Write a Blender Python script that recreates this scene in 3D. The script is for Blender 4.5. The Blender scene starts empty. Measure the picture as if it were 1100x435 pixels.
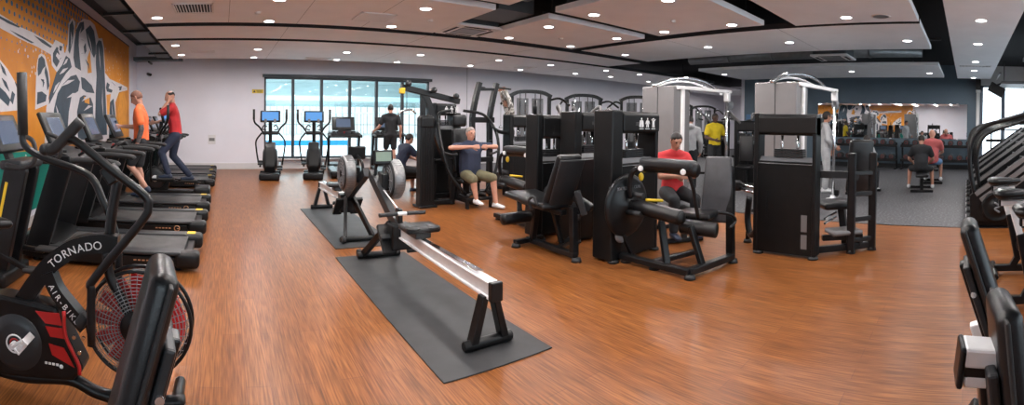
import bpy, bmesh, math, random
from math import sin, cos, pi, radians as R, atan2, sqrt
from mathutils import Vector as V, Matrix as MX
random.seed(7)
scene = bpy.context.scene
COL = scene.collection

# ------------------------------------------------------------------ camera, world, exposure
F, Y0, XN, PITCH, ROLL = 508.76, 136.18, 239.28, -0.0120, -0.01066
def rot_cam():
    c, s = cos(ROLL), sin(ROLL); r1 = MX(((c, 0, s), (0, 1, 0), (-s, 0, c)))
    c, s = cos(PITCH), sin(PITCH); r2 = MX(((1, 0, 0), (0, c, -s), (0, s, c)))
    a = (550 - XN) / F; c, s = cos(a), sin(a); r3 = MX(((c, s, 0), (-s, c, 0), (0, 0, 1)))
    m = r3 @ r2 @ r1
    x, fw, up = m @ V((1, 0, 0)), m @ V((0, 1, 0)), m @ V((0, 0, 1))
    return MX((x, up, -fw)).transposed()
cd = bpy.data.cameras.new('camera'); cam = bpy.data.objects.new('camera', cd); COL.objects.link(cam)
cam.matrix_world = MX.Translation((0, 0, 1.6)) @ rot_cam().to_4x4()
cd.type = 'PANO'; cd.panorama_type = 'CENTRAL_CYLINDRICAL'
cd.central_cylindrical_range_u_min = -550 / F; cd.central_cylindrical_range_u_max = 550 / F
cd.central_cylindrical_range_v_min = (Y0 - 435) / F; cd.central_cylindrical_range_v_max = Y0 / F
cd.central_cylindrical_radius = 1.0
cd.clip_start = 0.02; cd.clip_end = 200
scene.camera = cam
vs = scene.view_settings
scene.display_settings.display_device = 'sRGB'
vs.view_transform = 'Standard'; vs.look = 'None'; vs.gamma = 1.0; vs.use_curve_mapping = False
vs.exposure = 0.42
w = bpy.data.worlds.new('sky'); scene.world = w; w.use_nodes = True
bgn = w.node_tree.nodes['Background']; bgn.inputs[0].default_value = (0.86, 0.92, 1.0, 1); bgn.inputs[1].default_value = 3.4
LAMP_W = 22.0          # each ceiling downlight, watts
HALL_W = 5500.0        # the swimming hall's own lighting
def area(name, loc, sx, sy, W, rot=(0, 0, 0), col=(1, 1, 1), parent=None, shape='RECTANGLE'):
    l = bpy.data.lights.new(name, 'AREA'); l.shape = shape; l.size = sx; l.size_y = sy; l.energy = W; l.color = col
    o = bpy.data.objects.new(name, l); COL.objects.link(o); o.location = loc; o.rotation_euler = rot
    if parent: o.parent = parent
    return o
area('pool_hall_light', (3, 34, 5.6), 30, 30, HALL_W, col=(0.93, 0.98, 1.0))

# ------------------------------------------------------------------ materials
def nodes(name):
    m = bpy.data.materials.new(name); m.use_nodes = True
    return m, m.node_tree, m.node_tree.nodes['Principled BSDF']
def mat(name, col, rough=0.5, metal=0.0, var=0.12, scale=6.0, bump=0.0, emit=None, estr=0.0, spec=0.5, coat=0.0):
    m, t, b = nodes(name)
    tc = t.nodes.new('ShaderNodeTexCoord'); nz = t.nodes.new('ShaderNodeTexNoise')
    nz.inputs['Scale'].default_value = scale; nz.inputs['Detail'].default_value = 4
    t.links.new(tc.outputs['Object'], nz.inputs['Vector'])
    rp = t.nodes.new('ShaderNodeValToRGB')
    lo = tuple(max(0, c * (1 - var)) for c in col); hi = tuple(min(1, c * (1 + var)) for c in col)
    rp.color_ramp.elements[0].position = 0.3; rp.color_ramp.elements[1].position = 0.7
    rp.color_ramp.elements[0].color = (*lo, 1); rp.color_ramp.elements[1].color = (*hi, 1)
    t.links.new(nz.outputs['Fac'], rp.inputs[0]); t.links.new(rp.outputs[0], b.inputs['Base Color'])
    b.inputs['Roughness'].default_value = rough; b.inputs['Metallic'].default_value = metal
    b.inputs['Specular IOR Level'].default_value = spec
    if coat: b.inputs['Coat Weight'].default_value = coat; b.inputs['Coat Roughness'].default_value = 0.15
    if bump:
        bp = t.nodes.new('ShaderNodeBump'); bp.inputs['Strength'].default_value = bump; bp.inputs['Distance'].default_value = 0.01
        n2 = t.nodes.new('ShaderNodeTexNoise'); n2.inputs['Scale'].default_value = scale * 12
        t.links.new(tc.outputs['Object'], n2.inputs['Vector'])
        t.links.new(n2.outputs['Fac'], bp.inputs['Height']); t.links.new(bp.outputs[0], b.inputs['Normal'])
    if emit: b.inputs['Emission Color'].default_value = (*emit, 1); b.inputs['Emission Strength'].default_value = estr
    return m
def wood_floor():
    m, t, b = nodes('wood strip floor')
    tc = t.nodes.new('ShaderNodeTexCoord')
    def noise(sx, sy, sc, det=3):
        mp = t.nodes.new('ShaderNodeMapping'); mp.inputs['Scale'].default_value = (sx, sy, 1)
        t.links.new(tc.outputs['Object'], mp.inputs[0])
        n = t.nodes.new('ShaderNodeTexNoise'); n.inputs['Scale'].default_value = sc; n.inputs['Detail'].default_value = det
        t.links.new(mp.outputs[0], n.inputs['Vector']); return n
    br = t.nodes.new('ShaderNodeTexBrick'); mp = t.nodes.new('ShaderNodeMapping'); mp.inputs['Rotation'].default_value = (0, 0, R(90))
    t.links.new(tc.outputs['Object'], mp.inputs[0]); t.links.new(mp.outputs[0], br.inputs['Vector'])
    br.inputs['Scale'].default_value = 1.0; br.inputs['Brick Width'].default_value = 1.4; br.inputs['Row Height'].default_value = 0.145
    br.inputs['Mortar Size'].default_value = 0.002; br.inputs['Color1'].default_value = (0.212, 0.072, 0.0185, 1)
    br.inputs['Color2'].default_value = (0.256, 0.093, 0.026, 1); br.inputs['Mortar'].default_value = (0.15, 0.05, 0.02, 1)
    g1 = noise(46, 1.8, 2.0, 6); g2 = noise(9, 0.7, 1.5, 2)
    rp = t.nodes.new('ShaderNodeValToRGB'); rp.color_ramp.elements[0].position = 0.36; rp.color_ramp.elements[1].position = 0.66
    rp.color_ramp.elements[0].color = (0.58, 0.52, 0.48, 1); rp.color_ramp.elements[1].color = (1.22, 1.24, 1.26, 1)
    t.links.new(g1.outputs['Fac'], rp.inputs[0])
    mx = t.nodes.new('ShaderNodeMix'); mx.data_type = 'RGBA'; mx.blend_type = 'MULTIPLY'; mx.inputs['Factor'].default_value = 1.0
    t.links.new(br.outputs['Color'], mx.inputs[6]); t.links.new(rp.outputs[0], mx.inputs[7])
    rp2 = t.nodes.new('ShaderNodeValToRGB'); rp2.color_ramp.elements[0].color = (0.85, 0.84, 0.83, 1); rp2.color_ramp.elements[1].color = (1.12, 1.13, 1.14, 1)
    rp2.color_ramp.elements[0].position = 0.3; rp2.color_ramp.elements[1].position = 0.7
    t.links.new(g2.outputs['Fac'], rp2.inputs[0])
    m2 = t.nodes.new('ShaderNodeMix'); m2.data_type = 'RGBA'; m2.blend_type = 'MULTIPLY'; m2.inputs['Factor'].default_value = 1.0
    t.links.new(mx.outputs[2], m2.inputs[6]); t.links.new(rp2.outputs[0], m2.inputs[7])
    t.links.new(m2.outputs[2], b.inputs['Base Color'])
    b.inputs['Roughness'].default_value = 0.33; b.inputs['Specular IOR Level'].default_value = 0.22
    bp = t.nodes.new('ShaderNodeBump'); bp.inputs['Strength'].default_value = 0.12; bp.inputs['Distance'].default_value = 0.004
    t.links.new(g1.outputs['Fac'], bp.inputs['Height']); t.links.new(bp.outputs[0], b.inputs['Normal'])
    return m
def rubber_floor():
    m, t, b = nodes('speckled rubber tiles')
    tc = t.nodes.new('ShaderNodeTexCoord')
    br = t.nodes.new('ShaderNodeTexBrick'); br.offset = 0.0
    br.inputs['Scale'].default_value = 1.0; br.inputs['Brick Width'].default_value = 1.0; br.inputs['Row Height'].default_value = 1.0
    br.inputs['Mortar Size'].default_value = 0.008; br.inputs['Color1'].default_value = (0.044, 0.043, 0.047, 1)
    br.inputs['Color2'].default_value = (0.054, 0.052, 0.056, 1); br.inputs['Mortar'].default_value = (0.03, 0.03, 0.034, 1)
    t.links.new(tc.outputs['Object'], br.inputs['Vector'])
    n = t.nodes.new('ShaderNodeTexNoise'); n.inputs['Scale'].default_value = 24; n.inputs['Detail'].default_value = 6
    t.links.new(tc.outputs['Object'], n.inputs['Vector'])
    rp = t.nodes.new('ShaderNodeValToRGB'); rp.color_ramp.elements[0].position = 0.5; rp.color_ramp.elements[1].position = 0.75
    rp.color_ramp.elements[0].color = (0, 0, 0, 1); rp.color_ramp.elements[1].color = (0.17, 0.175, 0.19, 1)
    t.links.new(n.outputs['Fac'], rp.inputs[0])
    mx = t.nodes.new('ShaderNodeMix'); mx.data_type = 'RGBA'; mx.blend_type = 'ADD'; mx.inputs['Factor'].default_value = 1.0
    t.links.new(br.outputs['Color'], mx.inputs[6]); t.links.new(rp.outputs[0], mx.inputs[7]); t.links.new(mx.outputs[2], b.inputs['Base Color'])
    b.inputs['Roughness'].default_value = 0.55
    return m
def glass(name, tint=(0.92, 0.97, 0.98)):
    m, t, b = nodes(name); t.nodes.remove(b)
    tr = t.nodes.new('ShaderNodeBsdfTransparent'); tr.inputs[0].default_value = (*tint, 1)
    gl = t.nodes.new('ShaderNodeBsdfGlossy'); gl.inputs['Roughness'].default_value = 0.02
    fr = t.nodes.new('ShaderNodeFresnel'); fr.inputs[0].default_value = 1.45
    mx = t.nodes.new('ShaderNodeMixShader'); t.links.new(fr.outputs[0], mx.inputs[0])
    t.links.new(tr.outputs[0], mx.inputs[1]); t.links.new(gl.outputs[0], mx.inputs[2])
    t.links.new(mx.outputs[0], t.nodes['Material Output'].inputs[0]); return m
def emitter(name, col, s):
    m, t, b = nodes(name); t.nodes.remove(b)
    e = t.nodes.new('ShaderNodeEmission'); e.inputs[0].default_value = (*col, 1); e.inputs[1].default_value = s
    t.links.new(e.outputs[0], t.nodes['Material Output'].inputs[0]); return m
def mural_bg():
    m, t, b = nodes('orange mural paint with blue dots')
    tc = t.nodes.new('ShaderNodeTexCoord'); sp = t.nodes.new('ShaderNodeSeparateXYZ'); t.links.new(tc.outputs['Object'], sp.inputs[0])
    def math_(op, a, bb=None):
        n = t.nodes.new('ShaderNodeMath'); n.operation = op
        for i, x in enumerate((a, bb)):
            if x is None: continue
            if isinstance(x, (int, float)): n.inputs[i].default_value = x
            else: t.links.new(x, n.inputs[i])
        return n.outputs[0]
    y, z = sp.outputs['Y'], sp.outputs['Z']
    row = math_('FLOOR', math_('DIVIDE', z, 0.13))
    off = math_('MULTIPLY', math_('MODULO', row, 2.0), 0.08)
    fy = math_('SUBTRACT', math_('FRACT', math_('DIVIDE', math_('ADD', y, off), 0.165)), 0.5)
    fz = math_('SUBTRACT', math_('FRACT', math_('DIVIDE', z, 0.13)), 0.5)
    d = math_('SQRT', math_('ADD', math_('POWER', math_('MULTIPLY', fy, 1.3), 2.0), math_('POWER', fz, 2.0)))
    rad = math_('MINIMUM', math_('MULTIPLY', math_('SUBTRACT', z, 2.3), 0.32), 0.40)
    inside = math_('LESS_THAN', d, rad)
    near = math_('LESS_THAN', y, 9.6)
    fac = math_('MULTIPLY', inside, near)
    nz = t.nodes.new('ShaderNodeTexNoise'); nz.inputs['Scale'].default_value = 1.4; nz.inputs['Detail'].default_value = 6
    t.links.new(tc.outputs['Object'], nz.inputs['Vector'])
    rp = t.nodes.new('ShaderNodeValToRGB'); rp.color_ramp.elements[0].color = (0.53, 0.18, 0.006, 1); rp.color_ramp.elements[1].color = (0.70, 0.27, 0.018, 1)
    rp.color_ramp.elements[0].position = 0.35; rp.color_ramp.elements[1].position = 0.65
    t.links.new(nz.outputs['Fac'], rp.inputs[0])
    mx = t.nodes.new('ShaderNodeMix'); mx.data_type = 'RGBA'; t.links.new(fac, mx.inputs[0])
    t.links.new(rp.outputs[0], mx.inputs[6]); mx.inputs[7].default_value = (0.03, 0.16, 0.33, 1)
    t.links.new(mx.outputs[2], b.inputs['Base Color']); b.inputs['Roughness'].default_value = 0.6
    return m
M = dict(
    wood=wood_floor(), rubber=rubber_floor(),
    mat=mat('black rubber mat', (0.026, 0.026, 0.028), 0.6, var=0.25, scale=5),
    wall=mat('pale grey wall paint', (0.80, 0.78, 0.845), 0.75, var=0.03, scale=1.2),
    blue=mat('slate blue wall paint', (0.10, 0.145, 0.185), 0.6, var=0.05, scale=1.5),
    soffit=mat('black painted soffit', (0.018, 0.019, 0.022), 0.8),
    panel=mat('white acoustic ceiling panel', (0.88, 0.885, 0.91), 0.7, var=0.03, scale=2),
    white=mat('white enamel', (0.78, 0.77, 0.77), 0.45, var=0.02),
    skirt=mat('white skirting', (0.68, 0.66, 0.67), 0.5, var=0.02),
    black=mat('black powder coat', (0.0055, 0.0057, 0.0065), 0.32, var=0.3, scale=9, spec=0.32),
    plastic=mat('black moulded plastic', (0.0055, 0.0057, 0.0062), 0.36, var=0.2, scale=9, spec=0.30),
    dgrey=mat('charcoal plastic', (0.018, 0.0195, 0.022), 0.4, var=0.15, spec=0.4),
    grey=mat('grey metal paint', (0.16, 0.165, 0.175), 0.42, var=0.1),
    lgrey=mat('light grey metallic shroud', (0.165, 0.158, 0.16), 0.45, metal=0.1, var=0.06, scale=3),
    vinyl=mat('black vinyl upholstery', (0.007, 0.007, 0.008), 0.34, var=0.2, scale=14, bump=0.08, spec=0.4),
    gvinyl=mat('graphite vinyl upholstery', (0.045, 0.045, 0.05), 0.42, var=0.12, scale=14, bump=0.08),
    rubberpad=mat('black rubber grip', (0.014, 0.014, 0.015), 0.6, var=0.25, scale=30),
    chrome=mat('chrome', (0.72, 0.73, 0.75), 0.12, metal=1.0, var=0.03),
    alu=mat('brushed aluminium', (0.74, 0.74, 0.75), 0.32, metal=0.15, var=0.05, scale=20),
    belt=mat('worn treadmill belt', (0.045, 0.043, 0.042), 0.55, var=0.5, scale=5),
    red=mat('red enamel', (0.42, 0.012, 0.012), 0.35), dred=mat('dull red badge', (0.16, 0.012, 0.012), 0.5), yellow=mat('yellow sticker', (0.75, 0.50, 0.02), 0.5),
    wht=mat('white lettering', (0.75, 0.75, 0.75), 0.5, var=0.02), copper=mat('copper badge', (0.6, 0.33, 0.18), 0.35, metal=0.6),
    screen=mat('lit touch screen', (0.02, 0.03, 0.05), 0.15, emit=(0.26, 0.34, 0.50), estr=0.25),
    bscreen=mat('bright blue touch screen', (0.02, 0.03, 0.05), 0.15, emit=(0.10, 0.30, 0.66), estr=0.9),
    lcd=mat('grey green display', (0.16, 0.22, 0.17), 0.3), duct=mat('galvanised duct', (0.22, 0.23, 0.24), 0.4, metal=0.6),
    dduct=mat('dark duct', (0.05, 0.055, 0.06), 0.5), lens=emitter('downlight lens', (1.0, 0.97, 0.98), 14.0),
    glass=glass('window glass'), bframe=mat('dark grey window frame', (0.035, 0.042, 0.052), 0.45), aframe=mat('blue grey window frame', (0.12, 0.15, 0.20), 0.45),
    mural=mural_bg(), mgreen=mat('teal green mural paint', (0.0, 0.20, 0.155), 0.6, var=0.12, scale=1.5),
    mwhite=mat('off white mural paint', (0.62, 0.59, 0.62), 0.6, var=0.05), mnavy=mat('navy mural paint', (0.026, 0.05, 0.075), 0.6, var=0.2),
    morange=mat('orange mural paint', (0.72, 0.29, 0.02), 0.6, var=0.1),
    pool=mat('pool hall floor', (0.78, 0.82, 0.83), 0.4, var=0.03), poolblue=mat('blue pool barrier', (0.02, 0.30, 0.62), 0.5, var=0.1),
    pceil=mat('pool hall ceiling', (0.62, 0.75, 0.77), 0.8, var=0.06, scale=0.4), teal=mat('teal pool hall beam', (0.42, 0.60, 0.64), 0.6),
    daylight=emitter('hazy daylight glazing', (0.93, 0.98, 1.0), 1.05),
    skin=mat('skin', (0.50, 0.25, 0.175), 0.5, var=0.1, scale=12), skin2=mat('tanned skin', (0.36, 0.17, 0.11), 0.5, var=0.1, scale=12), skin3=mat('dark skin', (0.075, 0.036, 0.024), 0.5),
    orange=mat('orange cotton', (0.80, 0.155, 0.045), 0.8, var=0.1, scale=9), redc=mat('red cotton', (0.50, 0.025, 0.03), 0.8, var=0.12, scale=9),
    pink=mat('faded red cotton', (0.46, 0.10, 0.10), 0.8, var=0.12, scale=9), blackc=mat('black cotton', (0.014, 0.015, 0.018), 0.85, var=0.25, scale=9),
    navyc=mat('navy cotton', (0.018, 0.026, 0.055), 0.8, var=0.2, scale=9), olive=mat('olive cotton', (0.13, 0.115, 0.065), 0.85, var=0.1, scale=9),
    greyc=mat('grey marl jersey', (0.36, 0.36, 0.37), 0.85, var=0.12, scale=9), yellowc=mat('yellow cotton', (0.62, 0.46, 0.01), 0.8, var=0.1, scale=9),
    bluec=mat('blue cotton', (0.10, 0.20, 0.36), 0.85, var=0.1), hair=mat('dark brown hair', (0.016, 0.011, 0.009), 0.6, var=0.3, scale=40),
    ghair=mat('short grey hair', (0.30, 0.26, 0.24), 0.7, var=0.3, scale=40), shoe=mat('white trainer', (0.62, 0.62, 0.63), 0.5, var=0.05), bshoe=mat('dark trainer', (0.02, 0.03, 0.06), 0.5),
    ink=mat('blue grey tattoo ink', (0.10, 0.085, 0.085), 0.6, var=0.5, scale=30), ginger=mat('cropped ginger hair', (0.17, 0.075, 0.05), 0.7, var=0.3, scale=40), meshs=mat('perforated silver mesh', (0.23, 0.23, 0.235), 0.35, metal=0.6, var=0.1, scale=30), eye=mat('dark eye', (0.02, 0.015, 0.012), 0.2), lip=mat('lip', (0.33, 0.11, 0.10), 0.5),
)
def camo():
    m, t, b = nodes('grey camouflage cotton'); tc = t.nodes.new('ShaderNodeTexCoord'); v = t.nodes.new('ShaderNodeTexNoise'); v.inputs['Scale'].default_value = 9; v.inputs['Detail'].default_value = 1
    t.links.new(tc.outputs['Object'], v.inputs['Vector']); rp = t.nodes.new('ShaderNodeValToRGB'); rp.color_ramp.interpolation = 'CONSTANT'
    e = rp.color_ramp.elements; e[0].color = (0.12, 0.11, 0.10, 1); e[1].position = 0.45; e[1].color = (0.52, 0.50, 0.47, 1); k = e.new(0.57); k.color = (0.25, 0.24, 0.22, 1)
    t.links.new(v.outputs['Fac'], rp.inputs[0]); t.links.new(rp.outputs[0], b.inputs['Base Color']); b.inputs['Roughness'].default_value = 0.85; return m
M['camo'] = camo()
def mirror_mat():
    m, t, b = nodes('mirror'); b.inputs['Base Color'].default_value = (0.78, 0.82, 0.84, 1); b.inputs['Metallic'].default_value = 1.0; b.inputs['Roughness'].default_value = 0.015; return m
M['mirror'] = mirror_mat()

# ------------------------------------------------------------------ mesh helpers
class B:
    """collects shapes, then links them as one mesh"""
    def __init__(s): s.bm = bmesh.new()
    def _add(s, t, smooth=False, mi=0):
        for f in t.faces: f.smooth = smooth; f.material_index = mi
        me = bpy.data.meshes.new('tmp'); t.to_mesh(me); t.free(); s.bm.from_mesh(me); bpy.data.meshes.remove(me); return s
    def box(s, c, d, rot=None, bev=0.0, seg=2, smooth=None, mi=0):
        t = bmesh.new(); bmesh.ops.create_cube(t, size=1.0)
        for v in t.verts: v.co = V((v.co.x * d[0], v.co.y * d[1], v.co.z * d[2]))
        if bev: bmesh.ops.bevel(t, geom=list(t.edges), offset=min(bev, min(d) * 0.49), segments=seg, affect='EDGES', profile=0.5)
        m = MX.Translation(c) @ (rot.to_4x4() if rot else MX())
        t.transform(m); return s._add(t, bool(bev) and seg > 2 if smooth is None else smooth, mi)
    def bar(s, a, b, w, h, bev=0.008, ext=0.0, mi=0):
        a, b = V(a), V(b); d = b - a; L = d.length + 2 * ext; q = frame_of(d)
        return s.box((a + b) / 2, (w, h, L), q, bev, 2, mi=mi)
    def cyl(s, a, b, r, r2=None, n=16, mi=0, bev=0.0):
        a, b = V(a), V(b); d = b - a; t = bmesh.new()
        bmesh.ops.create_cone(t, cap_ends=True, segments=n, radius1=r, radius2=r if r2 is None else r2, depth=d.length)
        if bev:
            es = [e for e in t.edges if len(e.link_faces) == 2 and any(len(f.verts) > 4 for f in e.link_faces)]
            bmesh.ops.bevel(t, geom=es, offset=bev, segments=3, affect='EDGES', profile=0.5)
        t.transform(MX.Translation((a + b) / 2) @ frame_of(d).to_4x4())
        for f in t.faces: f.smooth = len(f.verts) <= 4
        me = bpy.data.meshes.new('tmp'); t.to_mesh(me); t.free(); s.bm.from_mesh(me); bpy.data.meshes.remove(me); return s
    def tube(s, pts, r, n=10, smooth=True, closed=False, sub=5, sq=None, mi=0):
        P = [V(p) for p in pts]
        if smooth and len(P) > 2: P = spline(P, sub, closed)
        t = bmesh.new(); rings = []; N = len(P); up = None
        for i, p in enumerate(P):
            if closed: d = P[(i + 1) % N] - P[i - 1]
            else: d = P[min(i + 1, N - 1)] - P[max(i - 1, 0)]
            d.normalize()
            if up is None:
                up = V((0, 0, 1)) if abs(d.z) < 0.9 else V((0, 1, 0))
            x = d.cross(up).normalized(); y = x.cross(d).normalized(); up = y
            rr = r[i * len(r) // N] if isinstance(r, (list, tuple)) else r
            if sq: rings.append([t.verts.new(p + x * sx * sq[0] / 2 + y * sy * sq[1] / 2) for sx, sy in ((-1, -1), (1, -1), (1, 1), (-1, 1))])
            else: rings.append([t.verts.new(p + x * rr * cos(2 * pi * k / n) + y * rr * sin(2 * pi * k / n)) for k in range(n)])
        K = len(rings[0])
        for i in range(N if closed else N - 1):
            a, b = rings[i], rings[(i + 1) % N]
            for k in range(K): t.faces.new((a[k], a[(k + 1) % K], b[(k + 1) % K], b[k]))
        if not closed: t.faces.new(rings[0][::-1]); t.faces.new(rings[-1])
        bmesh.ops.recalc_face_normals(t, faces=t.faces)
        return s._add(t, not sq, mi)
    def lathe(s, prof, o, d, n=24, mi=0):
        t = bmesh.new(); q = frame_of(V(d)); rings = []
        for r, h in prof:
            rings.append([t.verts.new(V(o) + q @ V((r * cos(2 * pi * k / n), r * sin(2 * pi * k / n), h))) for k in range(n)] if r > 1e-6 else [t.verts.new(V(o) + q @ V((0, 0, h)))])
        for a, b in zip(rings, rings[1:]):
            for k in range(n):
                k2 = (k + 1) % n
                if len(a) == 1 and len(b) == 1: continue
                if len(a) == 1: t.faces.new((a[0], b[k2], b[k]))
                elif len(b) == 1: t.faces.new((a[k], a[k2], b[0]))
                else: t.faces.new((a[k], a[k2], b[k2], b[k]))
        bmesh.ops.recalc_face_normals(t, faces=t.faces)
        return s._add(t, True, mi)
    def prism(s, poly, ax, a, b, bev=0.0, mi=0):
        """poly in the two axes other than ax (in xyz order), extruded from a to b along ax"""
        t = bmesh.new(); mk = {'x': lambda u, v, k: (k, u, v), 'y': lambda u, v, k: (u, k, v), 'z': lambda u, v, k: (u, v, k)}[ax]
        lo = [t.verts.new(mk(u, v, a)) for u, v in poly]; hi = [t.verts.new(mk(u, v, b)) for u, v in poly]; n = len(poly)
        t.faces.new(lo); t.faces.new(hi)
        for k in range(n): t.faces.new((lo[k], lo[(k + 1) % n], hi[(k + 1) % n], hi[k]))
        bmesh.ops.recalc_face_normals(t, faces=t.faces)
        if bev: bmesh.ops.bevel(t, geom=list(t.edges), offset=bev, segments=2, affect='EDGES', profile=0.5)
        return s._add(t, False, mi)
    def ball(s, c, r, rot=None, n=2, mi=0):
        t = bmesh.new(); bmesh.ops.create_icosphere(t, subdivisions=n, radius=1.0)
        r = (r, r, r) if isinstance(r, (int, float)) else r
        for v in t.verts: v.co = V((v.co.x * r[0], v.co.y * r[1], v.co.z * r[2]))
        t.transform(MX.Translation(c) @ (rot.to_4x4() if rot else MX())); return s._add(t, True, mi)
    def hull(s, *bl):
        """convex hull of ellipsoids (centre, radii)"""
        t = bmesh.new()
        for c, r in bl:
            g = bmesh.ops.create_icosphere(t, subdivisions=2, radius=1.0); r = (r, r, r) if isinstance(r, (int, float)) else r
            for v in g['verts']: v.co = V((v.co.x * r[0] + c[0], v.co.y * r[1] + c[1], v.co.z * r[2] + c[2]))
        h = bmesh.ops.convex_hull(t, input=list(t.verts))
        bmesh.ops.delete(t, geom=[g for g in h['geom_interior'] if isinstance(g, bmesh.types.BMVert)], context='VERTS')
        return s._add(t, True)
    def build(s, name, m, parent=None, loc=None, rotz=0.0):
        me = bpy.data.meshes.new(name); s.bm.to_mesh(me); s.bm.free()
        for x in (m if isinstance(m, (list, tuple)) else [m]): me.materials.append(M[x] if isinstance(x, str) else x)
        o = bpy.data.objects.new(name, me); COL.objects.link(o)
        if parent: o.parent = parent
        if loc is not None: o.location = loc
        o.rotation_euler = (0, 0, rotz); return o
def frame_of(d):
    d = V(d).normalized(); u = V((0, 0, 1)) if abs(d.z) < 0.95 else V((0, 1, 0))
    x = u.cross(d).normalized(); y = d.cross(x)
    return MX((x, y, d)).transposed()
def spline(P, sub, closed=False):
    out = []; n = len(P)
    for i in range(n if closed else n - 1):
        p0 = P[i - 1] if (closed or i > 0) else P[0] * 2 - P[1]
        p1, p2 = P[i], P[(i + 1) % n]
        p3 = P[(i + 2) % n] if (closed or i + 2 < n) else p2 * 2 - p1
        for k in range(sub):
            t = k / sub
            out.append(0.5 * ((2 * p1) + (p2 - p0) * t + (2 * p0 - 5 * p1 + 4 * p2 - p3) * t * t + (3 * p1 - p0 - 3 * p2 + p3) * t ** 3))
    if not closed: out.append(P[-1])
    return out
def rx(a): return MX.Rotation(a, 3, 'X')
def ry(a): return MX.Rotation(a, 3, 'Y')
def rz(a): return MX.Rotation(a, 3, 'Z')
def tag(o, label, cat, group=None, kind=None):
    o['label'] = label; o['category'] = cat
    if group: o['group'] = group
    if kind: o['kind'] = kind
    return o
def thing(name, label, cat, loc=(0, 0, 0), rotz=0.0, group=None):
    o = bpy.data.objects.new(name, None); COL.objects.link(o); o.empty_display_size = 0.1
    o.location = loc; o.rotation_euler = (0, 0, rotz); return tag(o, label, cat, group)
def struct(o): o['kind'] = 'structure'; return o
def dup(root, loc, rotz=None, label=None):
    r = root.copy(); COL.objects.link(r); r.location = loc
    if rotz is not None: r.rotation_euler = (0, 0, rotz)
    if label: r['label'] = label
    for ch in list(root.children):
        c = ch.copy(); COL.objects.link(c); c.parent = r
        for g in list(ch.children):
            d = g.copy(); COL.objects.link(d); d.parent = c
    return r
def tmesh(s, size, depth=0.002):
    cu = bpy.data.curves.new('lettering', 'FONT'); cu.body = s; cu.size = size; cu.extrude = depth; cu.align_x = 'CENTER'; cu.align_y = 'CENTER'
    o = bpy.data.objects.new('lettering', cu); COL.objects.link(o)
    me = bpy.data.meshes.new_from_object(o.evaluated_get(bpy.context.evaluated_depsgraph_get())); bpy.data.objects.remove(o); bpy.data.curves.remove(cu); return me
def addtext(b, s, size, loc, rot, depth=0.001):
    me = tmesh(s, size, depth); me.transform(MX.Translation(loc) @ rot.to_4x4()); me.materials.clear(); b.bm.from_mesh(me); bpy.data.meshes.remove(me); return b

# ------------------------------------------------------------------ the setting
XL, XR, YB, YF, ZS, ZP = -2.8, 18.3, 15.2, -4.5, 4.0, 3.3
WX0, WX1, WZ0, WZ1 = 1.33, 7.06, 0.34, 2.96
struct(B().box(((XL + 7.6) / 2 - 0.1, (YB + YF) / 2, -0.05), (7.6 - XL + 0.2, YB - YF + 0.2, 0.1)).build('floor', 'wood'))
b = B(); b.box(((7.6 + 27) / 2, (YB + YF) / 2, -0.05), (27 - 7.6, YB - YF + 0.2, 0.1)); struct(b.build('floor_rubber', 'rubber'))
struct(B().box((7.6, (YB + YF) / 2, 0.003), (0.05, YB - YF, 0.006)).build('trim_1', 'dgrey'))
b = B()
for x0, x1, z0, z1 in ((XL - 0.2, WX0, 0, ZS), (WX1, 27.2, 0, ZS), (WX0, WX1, 0, WZ0), (WX0, WX1, WZ1, ZS)):
    b.box(((x0 + x1) / 2, YB + 0.1, (z0 + z1) / 2), (x1 - x0, 0.2, z1 - z0))
struct(b.build('wall_back', 'wall'))
struct(B().box((8.6, YB - 0.004, 1.9), (0.012, 0.012, 3.8)).build('trim_2', 'grey'))
struct(B().box((XL - 0.1, (YB + YF) / 2, ZS / 2), (0.2, YB - YF, ZS)).build('wall_left', 'wall'))
b = B(); FW = ((-2.2, 3.0), (3.8, 9.0), (9.8, 16.5)); xs = [XL - 0.2] + [v for p in FW for v in p] + [27.2]
for k in range(0, len(xs), 2): b.box(((xs[k] + xs[k + 1]) / 2, YF - 0.1, ZS / 2), (xs[k + 1] - xs[k], 0.2, ZS))
for x0, x1 in FW: b.box(((x0 + x1) / 2, YF - 0.1, 0.2), (x1 - x0, 0.2, 0.4)); b.box(((x0 + x1) / 2, YF - 0.1, 3.55), (x1 - x0, 0.2, 0.9))
struct(b.build('wall_front', 'wall'))
for k, (x0, x1) in enumerate(FW):  # unseen windows, added so daylight fills the ceiling and machine fronts
    wn = thing('window_%d' % (k + 4), 'wide unseen window added for daylight, opposite the pool window, ' + ('at the mural end', 'in the middle', 'towards the dumbbells')[k], 'window', ((x0 + x1) / 2, YF - 0.08, 0)); wn['kind'] = 'structure'; hx = (x1 - x0) / 2; b = B()
    for z in (0.43, 3.07): b.box((0, 0, z), (2 * hx, 0.1, 0.06))
    for x in (-hx + 0.03, -hx / 3, hx / 3, hx - 0.03): b.box((x, 0, 1.75), (0.06, 0.1, 2.6))
    b.build('window_frame', 'aframe', wn); B().box((0, 0, 1.75), (2 * hx - 0.02, 0.008, 2.68)).build('pane', 'glass', wn)
    pl = area('daylight_portal', (0, 0.12, 1.75), 2 * hx, 2.7, 1, rot=(-pi / 2, 0, 0), parent=wn); pl.data.cycles.is_portal = True
b = B(); b.box((XR + 0.1, (9.3 - 0.5) / 2, ZS / 2), (0.2, 9.8, ZS)); struct(b.build('wall_right', 'blue'))
b = B(); b.box((XR + 0.1, -2.45, 3.62), (0.2, 3.9, 0.76)); b.box((XR + 0.1, -4.4, 1.6), (0.2, 0.2, 3.3)); struct(b.build('wall_right_window_side', 'white'))
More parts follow.
